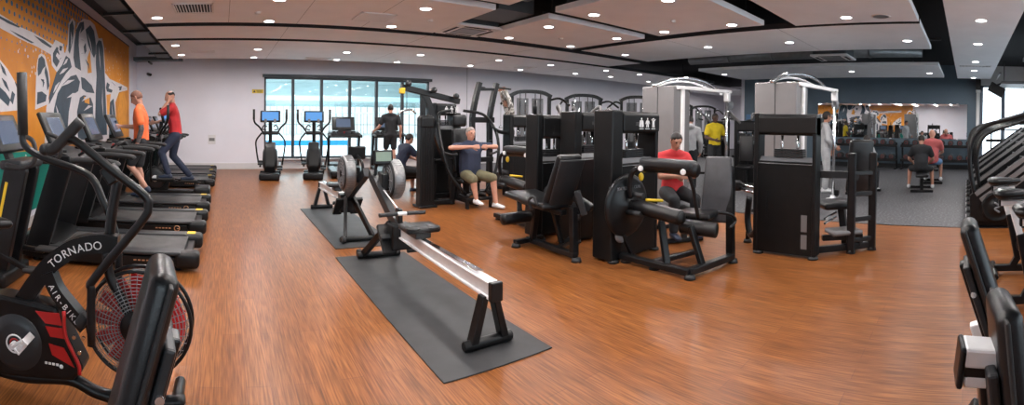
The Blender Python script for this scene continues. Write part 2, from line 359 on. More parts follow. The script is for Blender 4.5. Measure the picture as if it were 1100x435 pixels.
struct(B().box((22.75, 9.4, ZS / 2), (8.7, 0.2, ZS)).build('wall_return', 'wall'))
struct(B().box((27.1, 12.4, ZS / 2), (0.2, 5.9, ZS)).build('wall_end', 'wall'))
struct(B().box((12.1, (YB + YF) / 2, ZS + 0.1), (30.4, YB - YF + 0.4, 0.2)).build('ceiling', 'soffit'))
b = B(); b.box(((XL + WX0) / 2, YB - 0.012, 0.1), (WX0 - XL, 0.024, 0.2), bev=0.005); b.box(((27 + WX0) / 2, YB - 0.012, 0.1), (27 - WX0, 0.024, 0.2), bev=0.005)
struct(b.build('baseboard_back', 'skirt'))
struct(B().box((XL + 0.012, 5.3, 0.08), (0.024, 19.7, 0.16), bev=0.005).build('baseboard_left', 'skirt'))
struct(B().box((XR - 0.012, 4.4, 0.08), (0.024, 9.7, 0.16), bev=0.005).build('baseboard_right', 'dgrey'))
# window to the pool hall: six panes, dark mullions, projecting head
wn = thing('window_1', 'wide dark framed window of six panes looking into the pool hall', 'window', (0, YB + 0.06, 0)); wn['kind'] = 'structure'
fr = B()
fr.box(((WX0 + WX1) / 2, 0, WZ1 - 0.03), (WX1 - WX0, 0.14, 0.06)); fr.box(((WX0 + WX1) / 2, 0, WZ0 + 0.03), (WX1 - WX0, 0.14, 0.06))
for x in (WX0 + 0.03, WX1 - 0.03): fr.box((x, 0, (WZ0 + WZ1) / 2), (0.06, 0.14, WZ1 - WZ0))
fr.box(((WX0 + WX1) / 2, -0.12, WZ1 + 0.04), (WX1 - WX0 + 0.12, 0.16, 0.09))
fr.build('window_frame', 'bframe', wn)
mx = [WX0 + 0.03, 2.27, 3.22, 4.18, 5.12, 6.06, WX1 - 0.03]
for x in mx[1:-1]: B().box((x, 0, (WZ0 + WZ1) / 2), (0.09, 0.12, WZ1 - WZ0 - 0.12)).build('mullion', 'bframe', wn)
for x0, x1 in zip(mx, mx[1:]): B().box(((x0 + x1) / 2, 0.02, (WZ0 + WZ1) / 2), (x1 - x0 - 0.07, 0.008, WZ1 - WZ0 - 0.1)).build('pane', 'glass', wn)
struct(B().box(((WX0 + WX1) / 2, YB - 0.06, WZ0 - 0.02), (WX1 - WX0 + 0.1, 0.2, 0.04), bev=0.006).build('trim_3', 'skirt'))
# daylight window on the right
wn = thing('window_2', 'tall bright window with blue grey mullions beside the blue wall', 'window', (XR + 0.1, 0, 0)); wn['kind'] = 'structure'
fr = B()
for z in (0.06, 3.22): fr.box((0, -2.4, z), (0.12, 3.8, 0.1))
for y in (-0.56, -4.25): fr.box((0, y, 1.65), (0.12, 0.12, 3.2))
fr.build('window_frame', 'aframe', wn)
for y in (-1.4, -2.35, -3.3): B().box((0, y, 1.65), (0.12, 0.15, 3.1)).build('mullion', 'aframe', wn)
for y0, y1 in ((-0.6, -1.33), (-1.47, -2.28), (-2.42, -3.23), (-3.37, -4.2)): B().box((0, (y0 + y1) / 2, 1.65), (0.008, y0 - y1, 3.08)).build('pane', 'glass', wn)
# the pool hall beyond the window
struct(B().box((2, 36, -0.15), (60, 41, 0.1)).build('floor_pool_hall', 'pool'))
struct(B().box((2, 36, 6.1), (60, 41, 0.2)).build('ceiling_pool_hall', 'pceil'))
b = B()
for x in (-28.1, 32.1): b.box((x, 36, 3), (0.2, 41, 6.3))
b.box((2, 56.1, 4.7), (60, 0.2, 2.8)); struct(b.build('wall_pool_hall', 'pceil'))
wn = thing('window_3', 'long glazed far side of the pool hall in hazy daylight', 'window', (0, 56, 0)); wn['kind'] = 'structure'
B().box((2, 0.05, 1.6), (60, 0.02, 3.4)).build('pane', 'daylight', wn)
b = B()
for i in range(75): b.box((-28 + i * 0.8, -0.05, 1.6), (0.07, 0.1, 3.4))
b.box((2, -0.05, 1.0), (60, 0.1, 0.07)); b.box((2, -0.06, 3.3), (60, 0.2, 0.25)); b.build('window_frame', 'teal', wn)
t = tag(B().box((2, 44, 3.6), (60, 0.5, 0.45), bev=0.02).build('ceiling_beam', 'teal'), 'long pale teal beam crossing the pool hall', 'beam')
t = thing('lane_barrier', 'long bright blue barrier along the pool', 'barrier', (0, 21.5, -0.1))
b = B(); b.box((3.2, 0, 0.62), (5.4, 0.18, 0.24), bev=0.02); b.build('panel', 'poolblue', t); b = B(); b.box((-0.3, -3, 0.52), (3.6, 0.18, 0.24), bev=0.02); b.build('lower_panel', 'poolblue', t)
for x in (-1.8, 0.4, 1.2): B().box((x, -3 if x < 1 else 0, 0.25), (0.08, 0.08, 0.5)).build('post', 'white', t)
for x in (3.2, 5.8): B().box((x, 0, 0.25), (0.08, 0.08, 0.5)).build('post', 'white', t)
t = thing('pool_railing', 'thin white railing of close bars standing at the poolside', 'railing', (0, 27, -0.1))
b = B()
for i in range(60): b.cyl((-6 + i * 0.42, 0, 0), (-6 + i * 0.42, 0, 2.1), 0.012, n=6)
b.build('bars', 'grey', t); B().cyl((-6.2, 0, 2.1), (19.2, 0, 2.1), 0.03, n=8).build('top_rail', 'teal', t)
pl0 = None
for i in range(5):
    for j in range(4):
        loc = (-4 + i * 5.2 + (j % 2) * 2, 24 + j * 7, 5.96)
        if pl0 is None:
            pl0 = thing('pool_hall_light', 'round white lamp on the pool hall ceiling', 'ceiling light', loc, 0, 'round lamps of the pool hall')
            B().lathe([(0, -0.02), (0.4, -0.02), (0.42, 0.0)], (0, 0, 0), (0, 0, 1)).build('lens', 'lens', pl0); B().lathe([(0.42, -0.03), (0.48, -0.03), (0.48, 0.0)], (0, 0, 0), (0, 0, 1)).build('trim_ring', 'white', pl0)
        else: dup(pl0, loc)

# ------------------------------------------------------------------ ceiling panels
def panel(x0, x1, y0, y1, label, seams=(), ax='y', dark=None):
    o = thing('ceiling_panel', label, 'ceiling panel', ((x0 + x1) / 2, (y0 + y1) / 2, ZP)); hx, hy = (x1 - x0) / 2, (y1 - y0) / 2
    B().box((0, 0, 0.045), (2 * hx, 2 * hy, 0.09), bev=0.004, seg=1).build('board', 'panel', o)
    if dark == 'front': B().box((0, -hy - 0.004, 0.045), (2 * hx, 0.008, 0.094)).build('painted_gap_shade', 'soffit', o)  # black strip on the front edge stands in for shade in the gap
    if dark == 'side': B().box((-hx - 0.004, 0, 0.045), (0.008, 2 * hy, 0.094)).build('painted_gap_shade', 'soffit', o)  # same painted shade along the side edge
    for s in seams:
        if ax == 'x': B().box((s - (x0 + x1) / 2, 0, -0.0005), (0.006, 2 * hy, 0.002)).build('seam', 'grey', o)
        else: B().box((0, s - (y0 + y1) / 2, -0.0005), (2 * hx, 0.006, 0.002)).build('seam', 'grey', o)
    for sx in (-1, 1):
        for sy in (-1, 1): B().cyl((sx * hx * 0.8, sy * hy * 0.8, 0.09), (sx * hx * 0.8, sy * hy * 0.8, ZS - ZP), 0.012, n=6).build('hanger', 'dduct', o)
    for sy in (-1, 1): B().box((0, sy * hy * 0.8, 0.13), (2 * hx * 0.96, 0.04, 0.06)).build('rail', 'dduct', o)
    return o
panel(-1.4, 3.95, 6.1, 8.35, 'large white ceiling panel with a louvred grille at each side of its lamps', (0.1, 1.3, 2.5), 'x')
panel(-1.4, 3.95, 3.4, 5.75, 'unseen white ceiling panel added above the mats for its lamps, nearest overhead')  # this panel and the next two are unseen, added to carry extra lamps
panel(-1.4, 3.95, 0.7, 3.05, 'unseen white ceiling panel added straight above the air bike and benches for its lamps')
panel(4.4, 12.0, -3.6, -1.4, 'unseen white ceiling panel added above the spin bikes for its lamps')
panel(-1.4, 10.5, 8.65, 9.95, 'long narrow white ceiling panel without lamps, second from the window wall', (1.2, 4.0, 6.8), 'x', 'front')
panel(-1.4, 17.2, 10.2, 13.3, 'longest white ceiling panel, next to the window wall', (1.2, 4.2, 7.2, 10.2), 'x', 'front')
panel(4.95, 7.45, 6.05, 8.25, 'square white ceiling panel beside the open bay with the air conditioner')
panel(4.75, 7.4, 3.4, 5.65, 'square white ceiling panel over the leg machines')
panel(4.75, 7.6, 0.8, 2.9, 'square white ceiling panel with a round speaker over the abductor machine')
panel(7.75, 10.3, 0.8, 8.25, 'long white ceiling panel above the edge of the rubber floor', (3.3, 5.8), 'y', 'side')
panel(13.0, 16.2, 0.8, 8.3, 'long white ceiling panel nearest the blue mirror wall')
panel(6.2, 16.4, -0.8, 0.35, 'long narrow white ceiling panel leading towards the bright window')
panel(18.0, 25.0, 11.2, 14.2, 'white ceiling panel in the far area beyond the blue wall')

dl = None
def downlight(x, y, label, group):
    global dl
    if dl is None:
        dl = thing('downlight', label, 'downlight', (x, y, ZP), 0, group)
        B().lathe([(0.085, -0.004), (0.098, -0.008), (0.112, -0.006), (0.115, 0.0)], (0, 0, 0), (0, 0, 1)).build('trim_ring', 'white', dl)
        B().lathe([(0, -0.003), (0.086, -0.003)], (0, 0, 0), (0, 0, 1)).build('lens', 'lens', dl)
        area('lamp', (0, 0, -0.012), 0.17, 0.17, LAMP_W, col=(1.0, 0.955, 0.93), parent=dl, shape='DISK'); return dl
    o = dup(dl, (x, y, ZP), label=label); o['group'] = group; return o
LIGHTS = {
 'the large panel with two grilles': [(-1.1, 7.9), (0.8, 8.2), (0.8, 6.7), (3.0, 6.6), (3.0, 8.1)],
 'the unseen lamp panel added overhead': [(-0.8, 4.0), (-0.8, 5.3), (1.0, 4.0), (1.0, 5.3), (3.0, 4.0), (3.0, 5.3)],  # these lamps and the next two sets are unseen, added to brighten the floor
 'the unseen lamp panel added above the air bike': [(-0.8, 2.4), (1.0, 1.2), (1.0, 2.4), (3.0, 1.2), (3.0, 2.4)],
 'the unseen lamp panel added above the spin bikes': [(5.0, -1.9), (7.0, -3.0), (7.0, -1.9), (9.0, -3.0), (9.0, -1.9)],
 'the longest panel by the window wall': [(-1.1, 10.9), (-1.1, 12.5), (0.85, 11.5), (0.85, 13.0), (3.1, 11.6), (3.2, 13.1), (5.0, 11.3), (5.0, 13.0), (7.3, 12.7), (7.3, 11.1), (9.2, 12.7), (9.1, 11.0), (11.3, 12.3), (11.3, 10.8), (12.9, 12.1), (12.9, 10.7), (15.3, 12.2), (15.3, 10.8)],
 'the square panel by the air conditioner': [(5.4, 6.6), (5.5, 8.0), (7.15, 7.95), (7.1, 6.5)],
 'the square panel over the leg machines': [(5.3, 5.35), (5.3, 3.9), (7.1, 5.3), (7.15, 3.9)],
 'the panel over the abductor machine': [(5.3, 1.9), (7.2, 1.9)],
 'the long panel at the rubber floor edge': [(8.95, 7.9), (9.0, 5.5), (9.1, 3.6), (9.3, 1.2)],
 'the panel nearest the mirror wall': [(14.2, 8.0), (14.4, 5.5), (14.4, 3.6), (14.9, 1.2)],
 'the narrow panel towards the bright window': [(7.5, -0.2), (9.6, -0.2), (12.2, -0.2), (14.1, -0.2), (16.1, -0.2)],
 'the panel in the far area': [(19.0, 12.4), (19.8, 13.6), (21.6, 12.4), (23.4, 13.4)],
}
for nm, L in LIGHTS.items():
    for x, y in L: downlight(x, y, 'round white downlight recessed in ' + nm, 'downlights in ' + nm)

def grille(x, y, sx, sy, label, slats_x=True, mirror_half=False):
    o = thing('ceiling_vent', label, 'vent', (x, y, ZP)); b = B(); f = 0.035
    for s in (-1, 1): b.box((s * (sx - f) / 2, 0, -0.008), (f, sy, 0.016)); b.box((0, s * (sy - f) / 2, -0.008), (sx, f, 0.016))
    b.build('frame', 'white', o); B().box((0, 0, -0.002), (sx - 2 * f, sy - 2 * f, 0.004)).build('backing', 'soffit', o)
    b = B(); n = 12 if slats_x else 9; L = sx if slats_x else sy
    for i in range(n):
        u = -L / 2 + f + (i + 0.5) * (L - 2 * f) / n
        b.box((u, 0, -0.009) if slats_x else (0, u, -0.009), (0.012, sy - 2 * f, 0.012) if slats_x else (sx - 2 * f, 0.018, 0.006), ry(0.6) if slats_x else rx(-0.7))
    b.build('slat', 'white', o); return o
grille(-0.45, 7.25, 0.62, 0.62, 'square louvred ceiling grille near the mural end of the large panel')
grille(2.45, 7.45, 0.6, 0.6, 'square louvred ceiling grille at the far end of the large panel', False)
grille(2.6, 12.95, 0.7, 0.45, 'small ceiling grille in the longest panel above the window', False)
grille(-0.5, 11.9, 0.6, 0.35, 'slim ceiling grille in the longest panel by the mural corner', False)
grille(13.0, -0.2, 0.25, 0.9, 'narrow ceiling grille in the panel towards the bright window', False)
grille(8.9, 12.0, 0.6, 0.4, 'small ceiling grille in the longest panel towards its dark end', False)
def cassette(x, y, label):
    o = thing('air_conditioner', label, 'air conditioner', (x, y, ZP)); b = B()
    b.box((0, 0, 0.02), (0.95, 0.95, 0.05), bev=0.015); b.build('fascia', 'white', o)
    B().box((0, 0, 0.2), (0.84, 0.84, 0.32)).build('casing', 'dduct', o)
    B().box((0, 0, -0.008), (0.52, 0.52, 0.012), bev=0.004).build('intake', 'grey', o)
    for a in range(4): B().box((0, 0.37, -0.007), (0.56, 0.06, 0.008)).build('outlet', 'soffit', o).rotation_euler = (0, 0, a * pi / 2)
    for sx in (-1, 1):
        for sy in (-1, 1): B().cyl((sx * 0.4, sy * 0.4, 0.35), (sx * 0.4, sy * 0.4, ZS - ZP), 0.01, n=6).build('hanger', 'dduct', o)
    return o
cassette(4.45, 7.85, 'white square air conditioner cassette in the open bay above the window end')
cassette(11.5, 3.35, 'white square air conditioner cassette hanging in front of the blue wall')
for x, y, l in ((0.55, 7.55, 'small round white detector beside the lamps of the large panel'), (3.4, 7.3, 'small round white detector right of the far grille'), (6.4, 4.6, 'small round white detector on the panel over the leg machines'), (6.3, 7.3, 'small round white detector on the panel by the air conditioner')):
    tag(B().lathe([(0, -0.03), (0.04, -0.028), (0.05, 0.0)], (0, 0, 0), (0, 0, 1)).build('smoke_detector', 'white', loc=(x, y, ZP)), l, 'smoke detector')
t = thing('ceiling_speaker', 'round white speaker flush in the panel over the abductor machine', 'speaker', (7.2, 1.35, ZP)); B().lathe([(0, -0.004), (0.13, -0.004)], (0, 0, 0), (0, 0, 1)).build('mesh_cover', 'grey', t); B().lathe([(0.13, -0.01), (0.15, -0.008), (0.155, 0)], (0, 0, 0), (0, 0, 1)).build('trim_ring', 'white', t)
# ducts, trays and pipes in the open black ceiling
def duct(name, a, c, r, m, label, cat='duct'):
    o = thing(name, label, cat, a); d = V(c) - V(a); n = int(d.length / 1.2)
    B().cyl((0, 0, 0), d, r, n=20).build('pipe', m, o)
    for i in range(1, n): B().cyl(d * (i / n) - d.normalized() * 0.02, d * (i / n) + d.normalized() * 0.02, r + 0.012, n=20).build('joint_collar', m, o)
    for i in range(1, 3): p = d * (i / 3); B().cyl(p + V((0, 0, r)), p + V((0, 0, ZS - a[2])), 0.012, n=6).build('hanger', 'dduct', o)
    return o
duct('air_duct', (4.35, 0.2, 3.6), (4.35, 5.9, 3.6), 0.16, 'dduct', 'dark round air duct running above the gap left of the square panels')
duct('air_duct', (12.4, 1.2, 3.6), (12.4, 8.2, 3.6), 0.17, 'duct', 'wide galvanised duct between the two long panels before the mirror wall')
duct('air_duct', (10.75, 1.2, 3.62), (10.75, 8.2, 3.62), 0.08, 'duct', 'thin galvanised duct beside the wide one before the mirror wall')
duct('sprinkler_pipe', (10.5, 0.6, 3.55), (10.5, 8.5, 3.55), 0.03, 'grey', 'thin grey pipe over the edge of the long rubber floor panel', 'pipe')
duct('air_duct', (4.0, 3.15, 3.87), (12.0, 3.15, 3.87), 0.09, 'dduct', 'dark round duct crossing above the square panels')
duct('air_duct', (5.0, 5.85, 3.87), (13.0, 5.85, 3.87), 0.09, 'dduct', 'dark round duct in the gap over the leg machine panel')
o = thing('duct_box', 'dark square duct box over the air conditioner by the window end', 'duct', (4.45, 6.7, 3.5)); B().box((0, 0, 0.12), (0.7, 0.9, 0.5), bev=0.01).build('casing', 'dduct', o); B().box((0, 0, 0.38), (0.76, 0.96, 0.03)).build('flange', 'dduct', o); B().cyl((0, 0, 0.37), (0, 0, 0.5), 0.02).build('hanger', 'dduct', o)
for i, (x, l) in enumerate(((-1.75, 'black perforated cable tray running beside the mural wall'),)):
    o = thing('cable_tray', l, 'cable tray', (x, 9.6, 3.42)); b = B()
    b.box((0, 0, 0), (0.36, 8.6, 0.02))
    for s in (-1, 1): b.box((s * 0.18, 0, 0.04), (0.015, 8.6, 0.1))
    b.build('tray', 'dduct', o)
    for k in range(5): B().box((0, -3.4 + k * 1.65, -0.035), (0.55, 0.05, 0.05)).build('bracket', 'black', o); B().cyl((-0.2, -3.4 + k * 1.65, -0.01), (-0.2, -3.4 + k * 1.65, 0.58), 0.012, n=6).build('hanger', 'black', o)
o = thing('cable_tray', 'black cable tray along the window wall by the mural corner', 'cable tray', (-2.0, 14.6, 3.42)); b = B(); b.box((0, 0, 0), (1.5, 0.4, 0.02)); b.box((0, -0.2, 0.05), (1.5, 0.015, 0.1)); b.box((0, 0.2, 0.05), (1.5, 0.015, 0.1)); b.build('tray', 'dduct', o); B().box((-0.3, 0.3, -0.03), (0.05, 0.6, 0.05)).build('bracket', 'black', o)
o = thing('service_gantry', 'grey slatted service gantry in the black ceiling near the bright window', 'gantry', (16.8, -1.6, 3.15)); b = B(); b.box((0, 0, 0), (1.8, 0.9, 0.1), bev=0.01); b.build('deck', 'lgrey', o); B().bar((-0.9, 0.5, 0.3), (0.9, 0.5, 0.3), 0.06, 0.06).build('rail', 'grey', o); B().cyl((0, 0.3, 0), (0, 0.3, 0.85), 0.02).build('hanger', 'grey', o)
# small fittings
o = thing('security_camera', 'small dark security camera on the window wall by the mural corner', 'camera', (-2.4, YB, 3.02)); B().box((0, -0.02, 0.05), (0.08, 0.04, 0.08), bev=0.005).build('bracket', 'white', o); B().cyl((-0.02, -0.04, 0.05), (0.1, -0.2, 0.0), 0.045, bev=0.01).build('body', 'dgrey', o); B().cyl((0.1, -0.2, 0.0), (0.11, -0.215, -0.004), 0.03).build('lens', 'black', o)
o = thing('warning_sign', 'small yellow warning sign with black triangle left of the pool window', 'sign', (1.12, YB - 0.004, 2.5)); B().box((0, 0, 0), (0.36, 0.008, 0.12)).build('plate', 'yellow', o)
b = B(); b.prism([(-0.15, -0.035), (-0.07, -0.035), (-0.11, 0.04)], 'y', -0.007, -0.004); b.build('triangle_symbol', 'black', o)
b = B(); [b.box((0.055, -0.006, 0.03 - k * 0.03), (0.19 - 0.03 * (k == 2), 0.003, 0.012)) for k in range(3)]; b.build('lettering', 'black', o)
o = thing('wall_socket', 'double wall socket plate low on the window wall behind the treadmills', 'socket', (-0.35, YB - 0.006, 0.95)); B().box((0, 0, 0), (0.24, 0.012, 0.3), bev=0.003).build('plate', 'skirt', o); B().box((0, -0.008, 0), (0.18, 0.006, 0.1)).build('cover', 'lgrey', o)
o = thing('drain_pipe', 'pale vertical pipe at the corner of the blue wall and the bright window', 'pipe', (XR - 0.1, -0.42, 0)); B().cyl((0, 0, 0), (0, 0, 3.0), 0.07).build('pipe', 'white', o); B().cyl((0, 0, 2.95), (0, 0, 3.05), 0.09).build('collar', 'white', o)
o = thing('wall_speaker', 'black loudspeaker high beside the bright window', 'speaker', (XR - 0.12, -0.42, 3.06)); B().box((0, 0, 0.2), (0.22, 0.2, 0.36), bev=0.015).build('cabinet', 'black', o); B().box((-0.112, 0, 0.2), (0.006, 0.17, 0.32)).build('grille', 'dgrey', o)
o = thing('hanging_speaker', 'dark speaker tilted under the gantry by the bright window', 'speaker', (16.2, -1.0, 2.75)); B().box((0, 0, 0.16), (0.3, 0.55, 0.32), rx(0.5), bev=0.02).build('cabinet', 'black', o); B().cyl((0, 0.05, 0.3), (0.2, -0.3, 0.45), 0.03).build('bracket', 'black', o)
o = thing('dispenser', 'white dispenser on the end of the blue wall', 'dispenser', (XR - 0.003, 9.0, 1.25)); B().box((-0.07, 0, 0.2), (0.14, 0.2, 0.4), bev=0.02).build('body', 'white', o); B().box((-0.08, 0, 0.62), (0.16, 0.26, 0.3), bev=0.02).build('blue_box', 'bluec', o)
# mural on the left wall
MW = [[(5.48,2.97),(6.12,2.91),(6.6,2.91),(7.44,2.85),(7.39,2.67),(6.74,2.72),(6.12,2.74),(5.48,2.79)],[(7.35,2.68),(7.44,2.85),(7.57,2.95),(7.96,2.94),(8.01,2.8),(8.21,2.76),(8.05,2.57),(7.66,2.4),(7.39,2.5)],[(7.04,1.2),(7.13,1.8),(7.38,2.07),(7.61,2.29),(7.66,2.45),(8.06,2.77),(8.21,2.96),(8.27,3.36),(8.49,3.51),(8.66,3.46),(8.6,3.16),(8.84,3.47),(9.22,3.64),(9.7,3.7),(10.07,3.67),(10.38,3.43),(10.72,3.49),(10.89,3.28),(10.98,2.71),(11.45,2.6),(12.75,2.57),(13.64,2.53),(13.64,2.45),(12.51,2.33),(12.06,2.04),(12.27,0.93)],[(6.66,1.75),(6.7,2.22),(6.74,2.46),(6.82,2.6),(6.93,2.64),(7.09,2.61),(7.22,2.45),(7.3,2.26),(7.26,2.11),(7.21,1.85)],[(5.48,2.38),(5.7,2.28),(5.87,2.17),(6.11,2.0),(6.24,1.74),(5.47,1.7)]]
MN = [[(5.48,2.94),(5.76,2.93),(6.12,2.91),(6.06,2.89),(5.73,2.89),(5.48,2.91)],[(5.79,2.81),(6.19,2.79),(6.63,2.76),(6.52,2.74),(6.06,2.77)],[(6.63,2.87),(7.02,2.86),(7.39,2.81),(7.31,2.78),(6.94,2.81)],[(7.44,2.71),(7.62,2.84),(7.71,2.83),(7.57,2.68),(7.76,2.61),(7.61,2.49),(7.43,2.57)],[(7.76,2.88),(7.91,2.89),(7.86,2.8),(7.76,2.8)],[(8.32,3.34),(8.49,3.46),(8.58,3.33),(8.49,3.06),(8.32,2.81),(8.24,2.86)],[(8.72,3.32),(8.96,3.51),(9.22,3.58),(9.25,3.44),(8.96,3.29),(8.87,3.06),(8.93,2.85),(9.02,2.57),(8.65,2.6),(8.54,2.77),(8.6,3.07)],[(9.35,3.44),(9.7,3.6),(9.99,3.53),(10.14,3.27),(10.14,3.05),(9.99,2.94),(9.76,3.04),(9.55,3.16)],[(9.21,3.07),(9.35,3.17),(9.41,3.01),(9.28,2.93)],[(10.18,3.24),(10.38,3.39),(10.63,3.41),(10.8,3.24),(10.89,2.84),(10.97,2.45),(11.15,1.22),(10.05,1.25),(10.13,2.18),(10.21,2.56),(10.14,2.84)],[(7.66,2.05),(7.95,2.23),(8.37,2.4),(8.71,2.46),(8.95,2.34),(8.83,2.15),(8.42,2.04),(8.25,1.74),(8.14,1.23),(7.46,1.26),(7.47,1.76)],[(9.02,2.44),(9.27,2.44),(9.83,2.32),(10.02,2.17),(9.4,2.16),(9.08,2.22)],[(7.61,2.4),(7.9,2.56),(8.11,2.75),(8.32,2.72),(8.43,2.58),(8.1,2.43),(7.8,2.25),(7.56,2.08),(7.25,1.85),(7.25,1.97)],[(8.95,2.03),(9.2,2.09),(9.68,2.08),(9.9,1.93),(9.89,1.16),(8.82,1.2),(8.76,1.75)],[(6.8,2.54),(6.93,2.6),(7.05,2.56),(7.09,2.46),(6.97,2.4),(6.89,2.32),(6.78,2.27),(6.76,2.38)],[(7.09,2.46),(7.19,2.36),(7.26,2.15),(7.17,2.07),(7.13,2.24),(7.05,2.35)],[(6.75,2.02),(6.93,2.04),(7.13,1.99),(7.09,1.89),(6.73,1.83)],[(5.47,2.02),(5.64,1.96),(5.78,1.87),(5.72,1.78),(5.47,1.88)],[(5.48,2.34),(5.61,2.27),(5.67,2.18),(5.56,2.22)],[(5.84,1.99),(5.93,1.95),(5.86,1.81),(5.78,1.86)],[(11.16,2.5),(11.44,2.46),(11.3,2.36),(11.74,2.34),(11.64,2.27),(11.16,2.27),(11.06,2.36)],[(12.39,2.47),(12.87,2.52),(12.75,2.4),(12.51,2.38),(12.57,2.44)],[(11.44,2.02),(11.85,2.13),(12.06,1.67),(11.73,1.08),(11.34,1.1)]]
MO = [[(9.48,2.88),(9.66,3.06),(9.8,2.6),(9.51,2.56)],[(11.11,2.19),(11.54,2.23),(11.44,2.02),(11.34,1.6),(11.2,1.33)],[(12.51,2.31),(13.12,2.38),(13.51,2.09),(13.5,1.01),(12.74,1.04),(12.39,1.68)],[(9.2,2.06),(9.61,2.05),(9.61,1.92),(9.27,1.94)]]
MS = [[(6.3,1.09),(6.26,0.93),(6.4,0.84),(6.23,0.69),(6.19,0.44)],[(6.03,0.45),(6.23,0.57),(6.64,0.58)],[(8.14,0.69),(8.03,0.47),(7.73,0.31)],[(6.58,0.99),(6.5,0.8)],[(5.54,1.03),(5.68,0.83)]]
MWS = [[(9.48,3.38),(9.69,3.22),(9.84,3.01)],[(9.06,3.44),(8.93,3.29),(8.87,3.1)],[(10.38,3.25),(10.46,3.0),(10.54,2.74)],[(7.85,2.18),(8.21,2.28),(8.59,2.35)],[(8.15,1.99),(8.48,2.06),(8.83,2.11)],[(7.56,1.84),(7.65,1.72),(7.75,1.6)],[(9.07,1.96),(9.4,2.05),(9.76,2.08)],[(9.2,1.77),(9.54,1.86),(9.83,1.88)],[(8.94,1.58),(9.33,1.66),(9.75,1.68)],[(7.95,2.56),(8.11,2.65),(8.21,2.71)],[(7.75,2.38),(7.95,2.46),(8.21,2.54)],[(8.38,3.23),(8.43,3.1),(8.38,2.95)],[(10.71,2.32),(10.7,1.99),(10.79,1.67)],[(7.43,2.04),(7.56,2.14),(7.75,2.25)],[(11.64,1.98),(11.74,1.74),(11.64,1.51)],[(9.69,2.41),(9.83,2.34),(9.9,2.25)]]
MNS = [[(9.02,3.18),(9.22,3.2)],[(9.05,2.91),(9.21,2.94)],[(9.34,2.83),(9.55,2.73),(9.62,2.62)],[(6.89,2.23),(7.01,2.2),(6.97,2.11)],[(5.93,2.12),(6.05,2.02),(6.11,1.92)],[(7.53,2.78),(7.66,2.77),(7.76,2.72)],[(5.53,2.14),(5.64,2.07),(5.75,1.98)],[(7.66,2.59),(7.85,2.68)],[(11.64,2.54),(12.06,2.48)],[(12.99,2.46),(13.37,2.46)]]
mu = thing('mural', 'large orange mural of navy and white figures across the left wall', 'mural', (XL + 0.002, 0, 0))
B().box((0.006, 9.2, 2.42), (0.012, 9.4, 2.68)).build('backdrop', 'mural', mu)
b = B(); b.box((0.006, 9.2, 0.66), (0.012, 9.4, 0.84)); b.prism([(4.5, 1.05), (13.9, 1.05), (13.9, 0.98), (9.9, 0.72), (8.3, 0.9), (6.7, 1.12), (4.5, 1.2)], 'x', 0.012, 0.0135); b.build('green_band', 'mgreen', mu)
def flat(name, polys, d0, d1, m):
    b = B(); dd = 0.0
    for q in polys: b.prism([(y, z) for y, z in q], 'x', d0, d1 + dd); dd += 0.00005
    b.build(name, m, mu)
flat('white_figures', MW, 0.012, 0.015, 'mwhite'); flat('navy_shading', MN, 0.012, 0.018, 'mnavy'); flat('orange_patches', MO, 0.012, 0.0195, 'morange')
def strokes(name, L, wd, m, dep):
    b = B()
    for q in L:
        n = len(q)
        for i in range(n - 1):
            (y0, z0), (y1, z1) = q[i], q[i + 1]; d = V((y1 - y0, z1 - z0)).normalized(); p = V((-d.y, d.x)) * wd
            b.prism([(y0 - p.x * (i > 0), z0 - p.y * (i > 0)), (y1 - p.x * (i < n - 2), z1 - p.y * (i < n - 2)), (y1 + p.x * (i < n - 2), z1 + p.y * (i < n - 2) + 0.004), (y0 + p.x * (i > 0), z0 + p.y * (i > 0) + 0.004)], 'x', 0.012, dep)
    b.build(name, m, mu)
strokes('white_strokes', MWS, 0.03, 'mwhite', 0.0205); strokes('navy_strokes', MNS, 0.03, 'mnavy', 0.0205)
b = B()
for q in MS:
    for (y0, z0), (y1, z1) in zip(q, q[1:]): b.bar((0.0145, y0, z0), (0.0145, y1, z1), 0.04 if abs(y1 - y0) > abs(z1 - z0) else 0.004, 0.004 if abs(y1 - y0) > abs(z1 - z0) else 0.04, 0)
b.build('white_scribble', 'mwhite', mu)
random.seed(3); b = B()
for i in range(90):
    y = random.uniform(6.0, 8.0) if i % 2 else random.uniform(10.5, 13.6); z = random.uniform(2.1, 2.9) if i % 2 else random.uniform(2.5, 3.5); s = random.uniform(0.008, 0.022)
    b.box((0.0125, y, z), (0.001, s * 1.6, s * 2.2))
b.build('paint_flecks', 'mwhite', mu)
B().box((0.009, 9.2, 3.775), (0.016, 9.44, 0.03)).build('border', 'mnavy', mu)
# mirror on the blue wall
mi = thing('mirror', 'long frameless gym mirror on the blue wall above the dumbbells', 'mirror', (XR, 2.97, 1.82)); B().box((-0.012, 0, 0), (0.02, 5.95, 1.34)).build('glass', 'mirror', mi)
for y in (-2.6, 0, 2.6):
    for z in (-0.68, 0.68): B().box((-0.012, y, z), (0.03, 0.08, 0.03)).build('clip', 'alu', mi)

